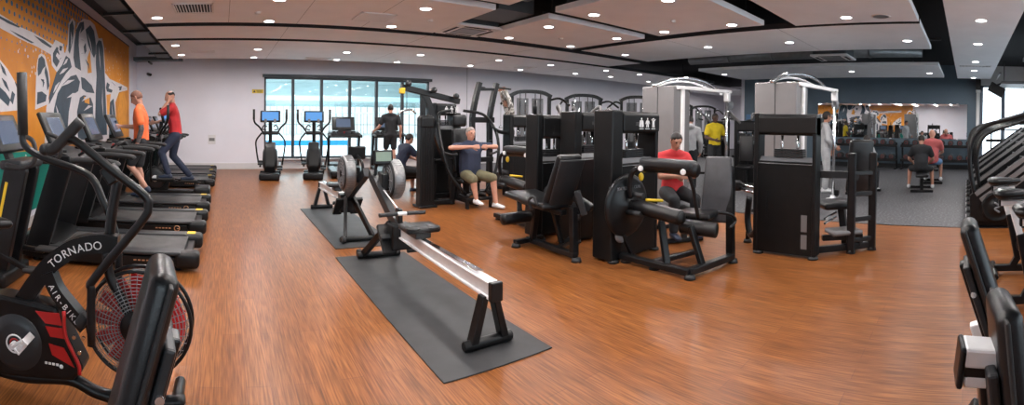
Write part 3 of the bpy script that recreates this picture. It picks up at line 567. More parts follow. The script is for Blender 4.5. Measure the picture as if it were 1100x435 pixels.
# ------------------------------------------------------------------ cardio machines
def make_treadmill(loc, rotz, label, group):
    o = thing('treadmill', label, 'treadmill', loc, rotz, group)
    b = B(); b.prism([(0.12, 0.04), (0.05, 0.10), (0.05, 0.15), (1.9, 0.17), (1.9, 0.05)], 'x', -0.46, 0.46, 0.01); b.build('base', 'plastic', o)
    B().box((0, 0.98, 0.185), (0.60, 1.70, 0.02), bev=0.006).build('belt', 'belt', o)
    for s in (-1, 1):
        B().box((s * 0.395, 0.98, 0.195), (0.19, 1.65, 0.035), bev=0.012).build('side_rail', 'dgrey', o)
        c = B().box((s * 0.395, 0.09, 0.125), (0.21, 0.26, 0.17), bev=0.05, seg=4, smooth=True).build('rear_cap', 'plastic', o)
        if s > 0: B().box((0.41, 0.10, 0.2115), (0.11, 0.10, 0.004)).build('safety_sticker', 'yellow', c)
    b = B(); b.prism([(1.50, 0.19), (1.62, 0.25), (1.86, 0.30), (2.08, 0.22), (2.12, 0.06), (1.5, 0.06)], 'x', -0.46, 0.46, 0.02); b.build('motor_hood', 'plastic', o)
    for s in (-1, 1):
        u = B(); u.prism([(1.62, 0.14), (1.90, 0.14), (1.60, 1.08), (1.56, 1.20), (1.36, 1.20), (1.33, 1.10)], 'x', s * 0.455 - 0.035, s * 0.455 + 0.035, 0.012); u.build('upright', 'black', o)
        B().tube([(s * 0.45, 1.42, 1.15), (s * 0.45, 1.1, 1.15), (s * 0.45, 0.86, 1.13), (s * 0.45, 0.82, 1.10)], 0.034, sq=None, n=10).build('handrail', 'rubberpad', o)
    b = B(); b.prism([(1.30, 1.10), (1.30, 1.16), (1.42, 1.22), (1.72, 1.27), (1.74, 1.15), (1.5, 1.05)], 'x', -0.46, 0.46, 0.015); b.build('dashboard', 'dgrey', o)
    c = B(); c.box((0, 1.70, 1.48), (0.70, 0.055, 0.44), rx(-0.42), bev=0.022, seg=3); c.box((0, 1.72, 1.26), (0.3, 0.05, 0.14), rx(-0.3), bev=0.015); c = c.build('console', 'plastic', o)
    B().box((0, 1.70, 1.49), (0.44, 0.06, 0.27), rx(-0.42), bev=0.004).build('screen', 'screen', c)
    B().cyl((0, 1.36, 1.20), (0, 1.34, 1.235), 0.022).build('stop_button', 'red', o)
    B().tube([(-0.2, 1.34, 1.19), (-0.2, 1.22, 1.26), (0.2, 1.22, 1.26), (0.2, 1.34, 1.19)], 0.016).build('front_grip', 'rubberpad', o)
    for s in (-1, 1): B().cyl((s * 0.3, 1.5, 1.22), (s * 0.3, 1.5, 1.26), 0.05).build('cup_holder', 'black', o)
    b = B(); b.lathe([(0.03, 0.0), (0.042, 0.002), (0.042, 0.004), (0.03, 0.005)], (-0.463, 0.36, 0.115), (-1, 0, 0)); b.box((-0.4645, 0.345, 0.11), (0.003, 0.03, 0.01)); b.build('badge', 'copper', o)
    b = B(); [b.box((-0.4635, 0.46 + k * 0.045, 0.115), (0.003, 0.03, 0.014)) for k in range(5)]; b.build('badge_lettering', 'copper', o)
    b = B()
    for s in (-1, 1):
        for y in (0.2, 1.8): b.cyl((s * 0.36, y, 0), (s * 0.36, y, 0.07), 0.04)
    b.build('foot', 'rubberpad', o); return o
T0 = make_treadmill((-0.28, 5.36, 0), R(90), 'black treadmill closest to the air bike, nobody on it', 'treadmills along the mural wall')
dup(T0, (-0.26, 6.86, 0), label='empty black treadmill in the mural row, between the nearest one and the man in orange')
dup(T0, (-0.25, 8.34, 0), label='black treadmill under the man in the orange shirt')
dup(T0, (-0.22, 11.35, 0), label='black treadmill just beyond the man in the red shirt')
dup(T0, (-0.22, 12.65, 0), label='black treadmill second beyond the man in red, mostly hidden')
dup(T0, (-0.22, 13.85, 0), label='black treadmill at the window wall end of the mural row')
t = dup(T0, (3.38, 12.35, 0), R(-9), 'empty black treadmill facing the pool window'); t['group'] = 'treadmills facing the pool window'
t = dup(T0, (4.62, 12.05, 0), R(-11), 'black treadmill facing the pool window under the man in black'); t['group'] = 'treadmills facing the pool window'

def make_elliptical(loc, rotz, label, group, small=False):
    o = thing('elliptical_trainer', label, 'elliptical trainer', loc, rotz, group)
    b = B(); b.box((0, -0.62, 0.10), (0.54, 0.34, 0.18), bev=0.045, seg=3, smooth=True); b.box((0, 0.1, 0.07), (0.2, 1.3, 0.1), bev=0.02); b.box((0, 0.68, 0.06), (0.6, 0.14, 0.1), bev=0.02); b.build('base', 'plastic', o)
    if small: b = B(); b.prism([(0.1, 0.10), (0.05, 0.35), (0.2, 0.55), (0.4, 0.62), (0.6, 0.5), (0.66, 0.3), (0.6, 0.1)], 'x', -0.10, 0.10, 0.03); b.build('drive_housing', 'plastic', o)
    else: b = B(); b.prism([(-0.30, 0.10), (-0.36, 0.35), (-0.22, 0.78), (0.0, 0.97), (0.3, 0.97), (0.52, 0.7), (0.58, 0.35), (0.5, 0.1)], 'x', -0.15, 0.15, 0.04); b.build('drive_housing', 'plastic', o)
    for s in (-1, 1):
        dy, dx, dz, dr = (0.36, 0.105, 0.36, 0.75) if small else (0.16, 0.155, 0.5, 1.0)
        d = B().lathe([(0, 0.05), (0.2 * dr, 0.05), (0.27 * dr, 0.03), (0.29 * dr, 0.0), (0.29 * dr, -0.02)], (s * dx, dy, dz), (s, 0, 0), 28).build('drive_disc', 'dgrey', o)
        B().lathe([(0, 0.065), (0.06, 0.06), (0.07, 0.05)], (s * dx, dy, dz), (s, 0, 0)).build('hub', 'alu', d)
    for s in (-1, 1):
        y = -0.10 - s * 0.22; z = 0.32 - s * 0.05
        p = B(); p.box((s * 0.27, y, z), (0.15, 0.36, 0.04), bev=0.015); p.box((s * 0.27, y + 0.17, z + 0.04), (0.15, 0.03, 0.07), bev=0.01); p.build('pedal', 'rubberpad', o)
        B().bar((s * 0.27, y - 0.25, z - 0.05), (s * 0.27, 0.45, 0.36), 0.05, 0.05).build('pedal_arm', 'black', o)
        B().tube([(s * 0.33, 0.42, 0.3), (s * 0.40, 0.42, 0.75), (s * 0.40, 0.38, 1.0), (s * 0.24, 0.30, 1.22)], 0.024).build('lower_lever', 'black', o)
        l = B(); l.tube([(s * 0.20, 0.28, 1.22), (s * 0.30, 0.20, 1.38), (s * 0.42, 0.10, 1.50), (s * 0.45, 0.06, 1.62), (s * 0.45, 0.05, 1.88)], 0.026); l = l.build('moving_handle', 'black', o)
        B().tube([(s * 0.45, 0.055, 1.60), (s * 0.45, 0.05, 1.88)], 0.031).build('grip', 'rubberpad', l)
        B().tube([(s * 0.10, 0.22, 1.40), (s * 0.16, 0.08, 1.44), (s * 0.22, 0.10, 1.34), (s * 0.12, 0.24, 1.30)], 0.016).build('fixed_grip', 'rubberpad', o)
    B().bar((0, 0.36 if small else 0.30, 0.5 if small else 0.9), (0, 0.24, 1.55), 0.10, 0.08, 0.02).build('mast', 'black', o)
    B().box((0, 0.28, 1.22), (0.46, 0.10, 0.10), bev=0.03, seg=3).build('lever_pivot', 'dgrey', o)
    c = B().box((0, 0.20, 1.68), (0.56, 0.06, 0.33), rx(-0.22), bev=0.025, seg=3).build('console', 'plastic', o)
    B().box((0, 0.193, 1.685), (0.46, 0.06, 0.24), rx(-0.22), bev=0.004).build('screen', 'bscreen', c)
    for s in (-1, 1): B().box((s * 0.13, 0.15, 1.56), (0.07, 0.05, 0.11), bev=0.01).build('bottle_holder', 'lgrey', o)
    return o
E0 = make_elliptical((1.30, 12.95, 0), R(-7), 'black elliptical trainer at the pool window, next to the yellow warning sign', 'elliptical trainers at the pool window')
dup(E0, (2.52, 12.95, 0), R(-12), 'black elliptical trainer at the pool window, next to the empty treadmill')
make_elliptical((-1.05, 9.95, 0), R(90), 'black elliptical trainer under the man in the red shirt', 'elliptical trainers by the mural', True)

# ------------------------------------------------------------------ rowers
tag(B().box((1.72, 3.92, 0.005), (0.85, 2.76, 0.01), bev=0.003).build('rubber_mat', 'mat'), 'black rubber mat under the nearer rowing machine', 'mat', 'rower mats')
tag(B().box((1.79, 6.98, 0.005), (0.82, 2.66, 0.01), bev=0.003).build('rubber_mat', 'mat'), 'black rubber mat under the farther rowing machine', 'mat', 'rower mats')
def make_rower(loc, rotz, label):
    o = thing('rowing_machine', label, 'rowing machine', loc, rotz, 'rowing machines on mats')
    r = B(); r.bar((0, 0.02, 0.415), (0, 1.80, 0.455), 0.045, 0.115, 0.004); r.bar((0, 0.02, 0.465), (0, 1.80, 0.505), 0.085, 0.018, 0.004); r.bar((0, 0.02, 0.362), (0, 1.80, 0.402), 0.085, 0.018, 0.004); r = r.build('monorail', 'alu', o)
    B().box((0, 0.0, 0.414), (0.095, 0.05, 0.135), bev=0.008).build('end_cap', 'black', r)
    B().box((0, 0.95, 0.503), (0.05, 1.5, 0.006)).build('seat_track', 'chrome', r)
    for s in (-1, 1): B().prism([(s * 0.015, 0.37), (s * 0.065, 0.37), (s * 0.155, 0.05), (s * 0.095, 0.05)], 'y', 0.05, 0.13, 0.006).build('rear_leg', 'black', o)
    f = B().cyl((-0.2, 0.09, 0.038), (0.2, 0.09, 0.038), 0.036, bev=0.012).build('rear_foot', 'plastic', o)
    st = B(); st.box((0, 1.30, 0.590), (0.34, 0.25, 0.055), rx(0.04), bev=0.027, seg=4, smooth=True); st.hull(((-0.1, 1.21, 0.605), (0.07, 0.06, 0.022)), ((-0.1, 1.38, 0.60), (0.05, 0.04, 0.02))); st.hull(((0.1, 1.21, 0.605), (0.07, 0.06, 0.022)), ((0.1, 1.38, 0.60), (0.05, 0.04, 0.02))); st.build('seat', 'vinyl', o)
    B().box((0, 1.30, 0.535), (0.16, 0.2, 0.06), bev=0.015).build('seat_carriage', 'dgrey', o)
    for s in (-1, 1):
        p = B().box((s * 0.13, 1.86, 0.36), (0.13, 0.05, 0.34), rx(-0.75), bev=0.015).build('footplate', 'plastic', o)
        B().box((s * 0.13, 1.80, 0.40), (0.15, 0.03, 0.05), rx(-0.75), bev=0.008).build('foot_strap', 'dgrey', p)
    B().box((0, 1.80, 0.40), (0.22, 0.18, 0.26), bev=0.02).build('front_bracket', 'black', o)
    B().tube([(0, 1.75, 0.46), (0, 2.05, 0.58), (0, 2.75, 0.94)], 0.05, sq=(0.075, 0.11), smooth=False).build('boom', 'dgrey', o)
    for s in (-1, 1): B().bar((s * 0.05, 1.95, 0.50), (s * 0.19, 2.45, 0.05), 0.05, 0.075, 0.01).build('front_leg', 'black', o)
    ft = B().cyl((-0.26, 2.45, 0.038), (0.26, 2.45, 0.038), 0.036, bev=0.012).build('front_foot', 'plastic', o)
    for s in (-1, 1): B().cyl((s * 0.2, 2.5, 0.05), (s * 0.25, 2.5, 0.05), 0.045).build('wheel', 'rubberpad', ft)
    fc = V((0.175, 2.46, 0.90))
    fw = B().lathe([(0, 0.075), (0.20, 0.078), (0.222, 0.06), (0.222, -0.06), (0.20, -0.078), (0, -0.075)], fc, (1, 0, 0), 40).build('flywheel_housing', 'dgrey', o)
    b = B()
    b.lathe([(0.222, 0.062), (0.232, 0.055), (0.234, 0.0), (0.232, -0.055), (0.222, -0.062)], fc, (1, 0, 0), 44)
    for k in range(44):
        a = 2 * pi * k / 44; b.box(fc + V((0, 0.2345 * cos(a), 0.2345 * sin(a))), (0.09, 0.008, 0.004), rx(a + pi / 2))
    b.build('vent_band', 'meshs', fw)
    for s in (-1, 1):
        b = B()
        for rr in (0.06, 0.10, 0.14, 0.18): b.lathe([(rr - 0.008, 0), (rr, 0.008), (rr + 0.008, 0)], fc + V((s * 0.076, 0, 0)), (s, 0, 0), 32)
        for k in range(8): a = k * pi / 4; b.bar(fc + V((s * 0.08, 0.03 * cos(a), 0.03 * sin(a))), fc + V((s * 0.08, 0.19 * cos(a), 0.19 * sin(a))), 0.012, 0.008, 0)
        b.build('side_grille', 'grey', fw)
        B().lathe([(0, 0.018), (0.045, 0.015), (0.055, 0.0)], fc + V((s * 0.078, 0, 0)), (s, 0, 0)).build('hub', 'black', fw)
    B().box((0.06, 2.46, 0.88), (0.10, 0.16, 0.2), bev=0.02).build('flywheel_bracket', 'black', o)
    h = B().tube([(-0.05, 1.74, 0.64), (0.05, 1.74, 0.64)], 0.02).build('handle', 'alu', o)
    for s in (-1, 1): B().tube([(s * 0.05, 1.74, 0.64), (s * 0.15, 1.735, 0.64), (s * 0.25, 1.72, 0.64)], 0.021).build('grip', 'rubberpad', h)
    B().bar((0, 1.75, 0.64), (0, 2.3, 0.80), 0.012, 0.006, 0).build('pull_chain', 'alu', o)
    B().box((0, 1.82, 0.6), (0.05, 0.1, 0.16), bev=0.01).build('handle_hook', 'black', o)
    B().tube([(0, 2.62, 0.9), (0.02, 2.62, 1.05), (0.03, 2.45, 1.12)], 0.02).build('monitor_arm', 'black', o)
    m = B().box((0.03, 2.42, 1.16), (0.235, 0.05, 0.17), rx(-0.12), bev=0.015).build('monitor', 'plastic', o)
    B().box((0.03, 2.414, 1.168), (0.185, 0.052, 0.105), rx(-0.12)).build('display', 'lcd', m)
    return o
rw = make_rower((1.78, 2.72, 0.01), 0.0, 'black rowing machine with silver rail on the nearer mat')
dup(rw, (1.76, 8.36, 0.01), pi, 'black rowing machine on the farther mat, its flywheel towards the nearer rower')

# ------------------------------------------------------------------ air bike at the left
ab = thing('air_bike', 'black and red air bike with a wire fan cage, close by the mural side', 'exercise bike', (-0.78, 2.52, 0))
def L(x, y, z): return (x + 0.78, y - 2.52, z)
b = B(); fc = V(L(-0.45, 2.53, 0.50)); Rf = 0.285
cage = B()
for s in (-1, 1):
    for rr, hh in ((0.278, 0.05), (0.262, 0.066), (0.246, 0.074), (0.228, 0.08), (0.21, 0.084), (0.192, 0.087), (0.174, 0.089), (0.156, 0.091), (0.138, 0.093), (0.12, 0.095), (0.102, 0.096)):
        cage.tube([fc + V((rr * cos(2 * pi * k / 36), s * hh, rr * sin(2 * pi * k / 36))) for k in range(36)], 0.0026, n=5, smooth=False, closed=True)
    for k in range(40):
        a = 2 * pi * k / 40; cage.tube([fc + V((q * cos(a), s * h2, q * sin(a))) for q, h2 in ((0.08, 0.096), (0.19, 0.088), (0.25, 0.072), (0.284, 0.045))], 0.0022, n=5, smooth=False)
cage.build('fan_cage', 'grey', ab)
b = B()
for s in (-1, 1): b.tube([fc + V((Rf * cos(2 * pi * k / 48), s * 0.05, Rf * sin(2 * pi * k / 48))) for k in range(48)], 0.011, n=8, smooth=False, closed=True)
b.build('cage_rim', 'black', ab)
b = B()
for k in range(12):
    a = 2 * pi * k / 12; b.box(fc + V((0.165 * cos(a), 0, 0.165 * sin(a))), (0.17, 0.13, 0.006), ry(-a) @ rx(0.95))
b.lathe([(0, 0.05), (0.08, 0.045), (0.085, -0.045), (0, -0.05)], fc, (0, 1, 0)); b.build('fan_blade', 'red', ab)
B().lathe([(0, 0.01), (0.085, 0.008), (0.09, 0.0), (0.09, -0.004)], fc + V((0, -0.098, 0)), (0, -1, 0)).build('cage_hub', 'black', ab)
case = B(); case.prism([(L(-1.5, 0, 0)[0], 0.12), (L(-1.5, 0, 0)[0], 0.52), (L(-1.25, 0, 0)[0], 0.58), (L(-0.9, 0, 0)[0], 0.56), (L(-0.83, 0, 0)[0], 0.40), (L(-0.74, 0, 0)[0], 0.24), (L(-0.80, 0, 0)[0], 0.17), (L(-1.2, 0, 0)[0], 0.12)], 'y', -0.09, 0.07, 0.02); case = case.build('drive_case', 'black', ab)
b = B()
for q in ([(-1.02, 0.53), (-0.88, 0.535), (-0.86, 0.47), (-0.96, 0.47)], [(-0.96, 0.455), (-0.86, 0.455), (-0.84, 0.40), (-0.93, 0.40)], [(-0.94, 0.36), (-0.85, 0.35), (-0.79, 0.25), (-0.92, 0.30)]): b.prism([(x + 0.78, z) for x, z in q], 'y', -0.094, -0.088)
b.build('red_stripe', 'red', case)
b = B(); b.tube([L(-0.85, 2.425, 0.55), L(-0.84, 2.425, 0.42), L(-0.77, 2.425, 0.28), L(-0.76, 2.425, 0.22)], 0.011); b.build('red_edge', 'red', case)
cr = B(); cc = V(L(-1.14, 2.43, 0.33))
cr.lathe([(0, 0.03), (0.10, 0.03), (0.155, 0.02), (0.165, 0.0)], cc + V((0, 0.01, 0)), (0, -1, 0), 32); cr = cr.build('crank_cover', 'dgrey', ab)
b = B(); b.lathe([(0.045, 0.0), (0.05, 0.004), (0.055, 0.0)], cc + V((0, -0.021, 0)), (0, -1, 0), 28); b.build('ring_logo', 'wht', cr)
b = B(); b.lathe([(0.024, 0.0), (0.028, 0.003), (0.032, 0.0)], cc + V((0, -0.021, 0)), (0, -1, 0), 28); b.build('inner_ring_logo', 'red', cr)
b = B(); b.bar(cc + V((0, -0.05, 0)), cc + V((0.10, -0.05, 0.06)), 0.03, 0.02); b.cyl(cc + V((0, 0, 0)), cc + V((0, -0.06, 0)), 0.018); b.build('crank_arm', 'alu', ab)
b = B(); pc = cc + V((0.10, -0.11, 0.06)); b.box(pc, (0.085, 0.09, 0.022), ry(-0.9), bev=0.006); b.cyl(pc + V((0, 0.06, 0)), pc + V((0, -0.05, 0)), 0.01)
for k in (-1, 1): b.box(pc + ry(-0.9) @ V((k * 0.038, 0, 0)), (0.012, 0.1, 0.04), ry(-0.9), bev=0.003)
b.build('pedal', 'alu', ab)
tn = B().tube([L(-1.12, 2.50, 0.55), L(-1.03, 2.50, 0.68), L(-0.93, 2.50, 0.80), L(-0.80, 2.50, 0.89), L(-0.66, 2.50, 0.925), L(-0.56, 2.5, 0.92)], 0.05, sq=(0.075, 0.10), sub=6).build('arched_frame', 'black', ab)
B().tube([L(-0.96, 2.49, 0.74), L(-0.91, 2.49, 0.64), L(-0.82, 2.49, 0.54), L(-0.74, 2.49, 0.46)], 0.04, sq=(0.07, 0.085), sub=5).build('down_tube', 'black', ab)
def letters(s, pts, size, off, name):
    P = spline([V(p) for p in pts], 24); ds = [0]; b = B()
    for a, c in zip(P, P[1:]): ds.append(ds[-1] + (c - a).length)
    n = len(s)
    for i, ch in enumerate(s):
        tt = ds[-1] * (i + 0.5) / n; k = next(j for j in range(len(ds)) if ds[j] >= tt); p = P[k]; d = (P[min(k + 1, len(P) - 1)] - P[max(k - 1, 0)]); ang = atan2(d.z, d.x)
        addtext(b, ch, size, p + V((0, off, 0)), MX.Rotation(-ang, 3, 'Y') @ rx(pi / 2))
    b.build(name, 'wht', tn)
letters('TORNADO', [L(-0.945, 2.50, 0.78), L(-0.86, 2.50, 0.853), L(-0.76, 2.50, 0.898), L(-0.645, 2.50, 0.922)], 0.062, -0.054, 'lettering')
letters('AIR-BIKE', [L(-0.935, 2.49, 0.685), L(-0.90, 2.49, 0.63), L(-0.84, 2.49, 0.56), L(-0.775, 2.49, 0.49)], 0.046, -0.052, 'lettering')
lv = B().tube([L(-0.80, 2.36, 1.50), L(-0.74, 2.36, 1.475), L(-0.55, 2.36, 1.33), L(-0.40, 2.36, 1.22), L(-0.375, 2.36, 1.16), L(-0.41, 2.36, 1.08), L(-0.66, 2.36, 0.77), L(-0.675, 2.36, 0.70), L(-0.675, 2.36, 0.42)], 0.023, n=12, sub=6).build('near_lever', 'black', ab)
B().tube([L(-0.915, 2.36, 1.44), L(-0.88, 2.36, 1.445), L(-0.82, 2.36, 1.50), L(-0.73, 2.36, 1.59)], 0.031, n=14).build('grip', 'rubberpad', lv)
B().ball(L(-0.93, 2.36, 1.44), 0.034).build('grip_end', 'rubberpad', lv)
lf = B().tube([L(-1.24, 2.76, 1.55), L(-1.23, 2.76, 1.44), L(-1.1, 2.76, 1.36), L(-0.80, 2.72, 1.27), L(-0.70, 2.70, 1.12), L(-0.63, 2.70, 0.95), L(-0.60, 2.68, 0.76), L(-0.62, 2.68, 0.45)], 0.023, n=12, sub=6).build('far_lever', 'black', ab)
B().tube([L(-1.245, 2.76, 1.90), L(-1.24, 2.76, 1.5)], 0.034, n=14).build('grip', 'rubberpad', lf)
B().tube([L(-0.62, 2.52, 0.92), L(-0.60, 2.52, 1.1), L(-0.565, 2.52, 1.28)], 0.03).build('console_stem', 'black', ab)
c = B().box(L(-0.60, 2.52, 1.30), (0.06, 0.2, 0.1), ry(-0.6), bev=0.012).build('console', 'plastic', ab)
B().tube([L(-0.62, 2.47, 0.88), L(-0.60, 2.47, 0.75), L(-0.52, 2.47, 0.6), L(-0.47, 2.45, 0.50)], 0.028, sub=6).build('fork', 'black', ab)
b = B().tube([L(-1.5, 2.52, 0.10), L(-1.15, 2.52, 0.09), L(-0.85, 2.52, 0.13), L(-0.68, 2.52, 0.08), L(-0.45, 2.52, 0.06), L(-0.2, 2.52, 0.08)], 0.035, sub=6).build('base_tube', 'black', ab)
for x in (-0.25, -1.45): B().cyl(L(x, 2.25, 0.035), L(x, 2.8, 0.035), 0.033, bev=0.01).build('foot_bar', 'black', ab)
B().cyl(L(-0.21, 2.3, 0.045), L(-0.21, 2.34, 0.045), 0.045).build('wheel', 'rubberpad', ab)
B().cyl(L(-0.755, 2.40, 0.50), L(-0.715, 2.40, 0.56), 0.03, bev=0.008).build('foot_peg', 'rubberpad', ab)
b = B(); [b.cyl(L(x, 2.43, z), L(x, 2.415, z), 0.011, n=8) for x, z in ((-0.79, 0.42), (-0.74, 0.42), (-0.76, 0.34), (-0.75, 0.5))]; b.build('bolt', 'chrome', ab)
B().tube([L(-1.42, 2.52, 0.5), L(-1.5, 2.52, 0.95)], 0.03).build('seat_post', 'black', ab)
s = B(); s.hull((L(-1.52, 2.42, 0.98), (0.13, 0.06, 0.04)), (L(-1.52, 2.62, 0.98), (0.13, 0.06, 0.04)), (L(-1.25, 2.52, 0.98), (0.05, 0.03, 0.03))); s.build('saddle', 'vinyl', ab)
b = B(); b.ball(L(-0.865, 2.425, 0.245), (0.012, 0.004, 0.012)); [b.box(L(-0.955 + k * 0.022, 2.427, 0.250), (0.015, 0.004, 0.012)) for k in range(4)]; b.build('case_badge', 'wht', case)
# a step trainer behind it, cut by the edge of the picture
sb = thing('step_trainer', 'black step trainer with lit console at the mural, cut by the left edge', 'step trainer', (-1.80, 4.25, 0), R(90))
u = B(); u.prism([(0.22, 0.10), (0.46, 0.10), (0.24, 1.10), (0.20, 1.20), (0.02, 1.20), (0.0, 1.10)], 'x', 0.10, 0.18, 0.012); u.build('mast', 'black', sb)
u = B(); u.prism([(0.22, 0.10), (0.46, 0.10), (0.24, 1.10), (0.20, 1.20), (0.02, 1.20), (0.0, 1.10)], 'x', -0.18, -0.10, 0.012); u.build('mast', 'black', sb)
B().box((0, 0.42, 0.07), (0.6, 0.5, 0.14), bev=0.03, seg=3).build('base', 'plastic', sb)
B().box((0, 0.12, 1.17), (0.55, 0.24, 0.09), bev=0.03, seg=3).build('dashboard', 'dgrey', sb)
c = B().box((0, 0.30, 1.46), (0.62, 0.06, 0.40), rx(-0.42), bev=0.022, seg=3).build('console', 'plastic', sb); B().box((0, 0.295, 1.465), (0.42, 0.062, 0.25), rx(-0.42), bev=0.004).build('screen', 'screen', c)
B().bar((0, 0.24, 1.18), (0, 0.32, 1.36), 0.12, 0.05, 0.01).build('console_stem', 'black', sb)
for s in (-1, 1):
    B().tube([(s * 0.28, 0.16, 1.18), (s * 0.33, -0.04, 1.16), (s * 0.34, -0.16, 1.24), (s * 0.33, -0.14, 1.40), (s * 0.30, -0.02, 1.46)], 0.022).build('handlebar', 'rubberpad', sb)
    B().bar((s * 0.16, 0.30, 0.30), (s * 0.16, -0.05, 0.22 + s * 0.06), 0.05, 0.05, 0.01).build('pedal_arm', 'black', sb); B().box((s * 0.16, -0.10, 0.24 + s * 0.06), (0.14, 0.26, 0.04), bev=0.015).build('pedal', 'rubberpad', sb)
b = B(); b.bar((-0.185, 0.30, 0.55), (-0.185, 0.20, 1.0), 0.006, 0.03, 0.002); b.build('edge_stripe', 'yellow', sb)

# ------------------------------------------------------------------ strength machines
def tower(o, ox=0.0, oy=0.0, W=0.85, D=0.30, H=1.74, plate=None, left=0.19, sticker=False, zc=1.47, zl=1.17):
    """weight stack tower of machine o: face towards -y, from x=ox to ox+W"""
    T = lambda x, y, z: (ox + x, oy + y, z)
    b = B(); b.box(T(left / 2, D / 2, H / 2 + 0.01), (left, D, H - 0.02), bev=0.018); b.build('side_column', 'plastic', o)
    b = B(); b.box(T(W - 0.025, D / 2, H / 2 - 0.01), (0.05, D, H - 0.06), bev=0.012); b.build('end_column', 'plastic', o)
    c = B(); c.prism([(oy - 0.012, zc + 0.03), (oy + 0.03, zc), (oy + D - 0.02, zc), (oy + D - 0.02, H - 0.01), (oy + 0.02, H - 0.01), (oy - 0.012, H - 0.05)], 'x', ox + left - 0.005, ox + W, 0.01); c = c.build('top_cover', 'plastic', o)
    b = B(); b.prism([(oy + 0.005, 0.03), (oy + 0.005, zl - 0.07), (oy + 0.09, zl), (oy + D - 0.03, zl), (oy + D - 0.03, 0.03)], 'x', ox + left - 0.005, ox + W - 0.045, 0.01); sh = b.build('lower_shroud', 'plastic', o)
    b = B(); b.prism([(oy + 0.0, zl - 0.078), (oy + 0.086, zl + 0.004), (oy + 0.094, zl + 0.002), (oy + 0.008, zl - 0.08)], 'x', ox + left, ox + W - 0.05); b.build('ledge', 'grey', o)
    for k in (0.36, 0.64): B().cyl(T(left + (W - left) * k, D * 0.55, zl - 0.02), T(left + (W - left) * k, D * 0.55, zc + 0.02), 0.016, n=10).build('guide_rod', 'chrome', o)
    st = B(); [st.box(T(left + (W - left) * 0.5, D * 0.55, zl + 0.015 + 0.026 * k), ((W - left) * 0.5, 0.12, 0.022), bev=0.003, seg=1) for k in range(4)]; st.build('weight_stack', 'dgrey', o)
    if plate:
        b = B()
        for i in range(3):
            x = ox + left + (W - left) * 0.46 + i * 0.115; y = oy - 0.016; z0 = zc + 0.125
            b.ball((x, y, z0 + 0.05), (0.014, 0.004, 0.016), n=1)
            b.box((x, y, z0 + 0.012), (0.042, 0.004, 0.045), bev=0.001, seg=1)
            sg = (-1, 1)
            for s in sg:
                if (i == 0): b.bar((x + s * 0.024, y, z0 + 0.03), (x + s * 0.034, y, z0 - 0.045), 0.014, 0.004, 0)
                else: b.bar((x + s * 0.022, y, z0 + 0.028), (x + s * 0.038, y, z0 + (0.05 if i == 2 else -0.01)), 0.012, 0.004, 0)
                b.bar((x + s * 0.011, y, z0 - 0.008), (x + s * 0.016, y, z0 - 0.05), 0.015, 0.004, 0)
            b.box((x, y, z0 - 0.068), (0.075, 0.003, 0.008))
        b.build('exercise_icons', 'wht', c)
        b = B(); [b.box((ox + left + 0.06 + (W - left) * 0.3, oy - 0.0145, zc + 0.13 - 0.014 * k), (0.10, 0.003, 0.004)) for k in range(3)]; b.build('small_print', 'lgrey', c)
    if sticker:
        b = B(); b.box((ox + W - 0.14, oy + 0.002, 0.42), (0.075, 0.004, 0.20)); b.box((ox + W - 0.14, oy + 0.002, 0.20), (0.075, 0.004, 0.17)); b.build('instruction_sticker', 'lgrey', sh)
        b = B(); b.box((ox + left + 0.12, oy + 0.004, 0.62), (0.02, 0.004, 0.34), bev=0.001, seg=1); b.build('slot', 'black', sh)
    for x in (0.07, W - 0.03): B().lathe([(0, 0.03), (0.06, 0.03), (0.068, 0.0), (0, 0.0)], T(x, 0.03, 0), (0, 0, 1), 18).build('foot', 'rubberpad', o)
def foot(o, x, y): B().lathe([(0, 0.045), (0.05, 0.045), (0.062, 0.0), (0, 0.0)], (x, y, 0), (0, 0, 1), 18).build('foot', 'rubberpad', o)

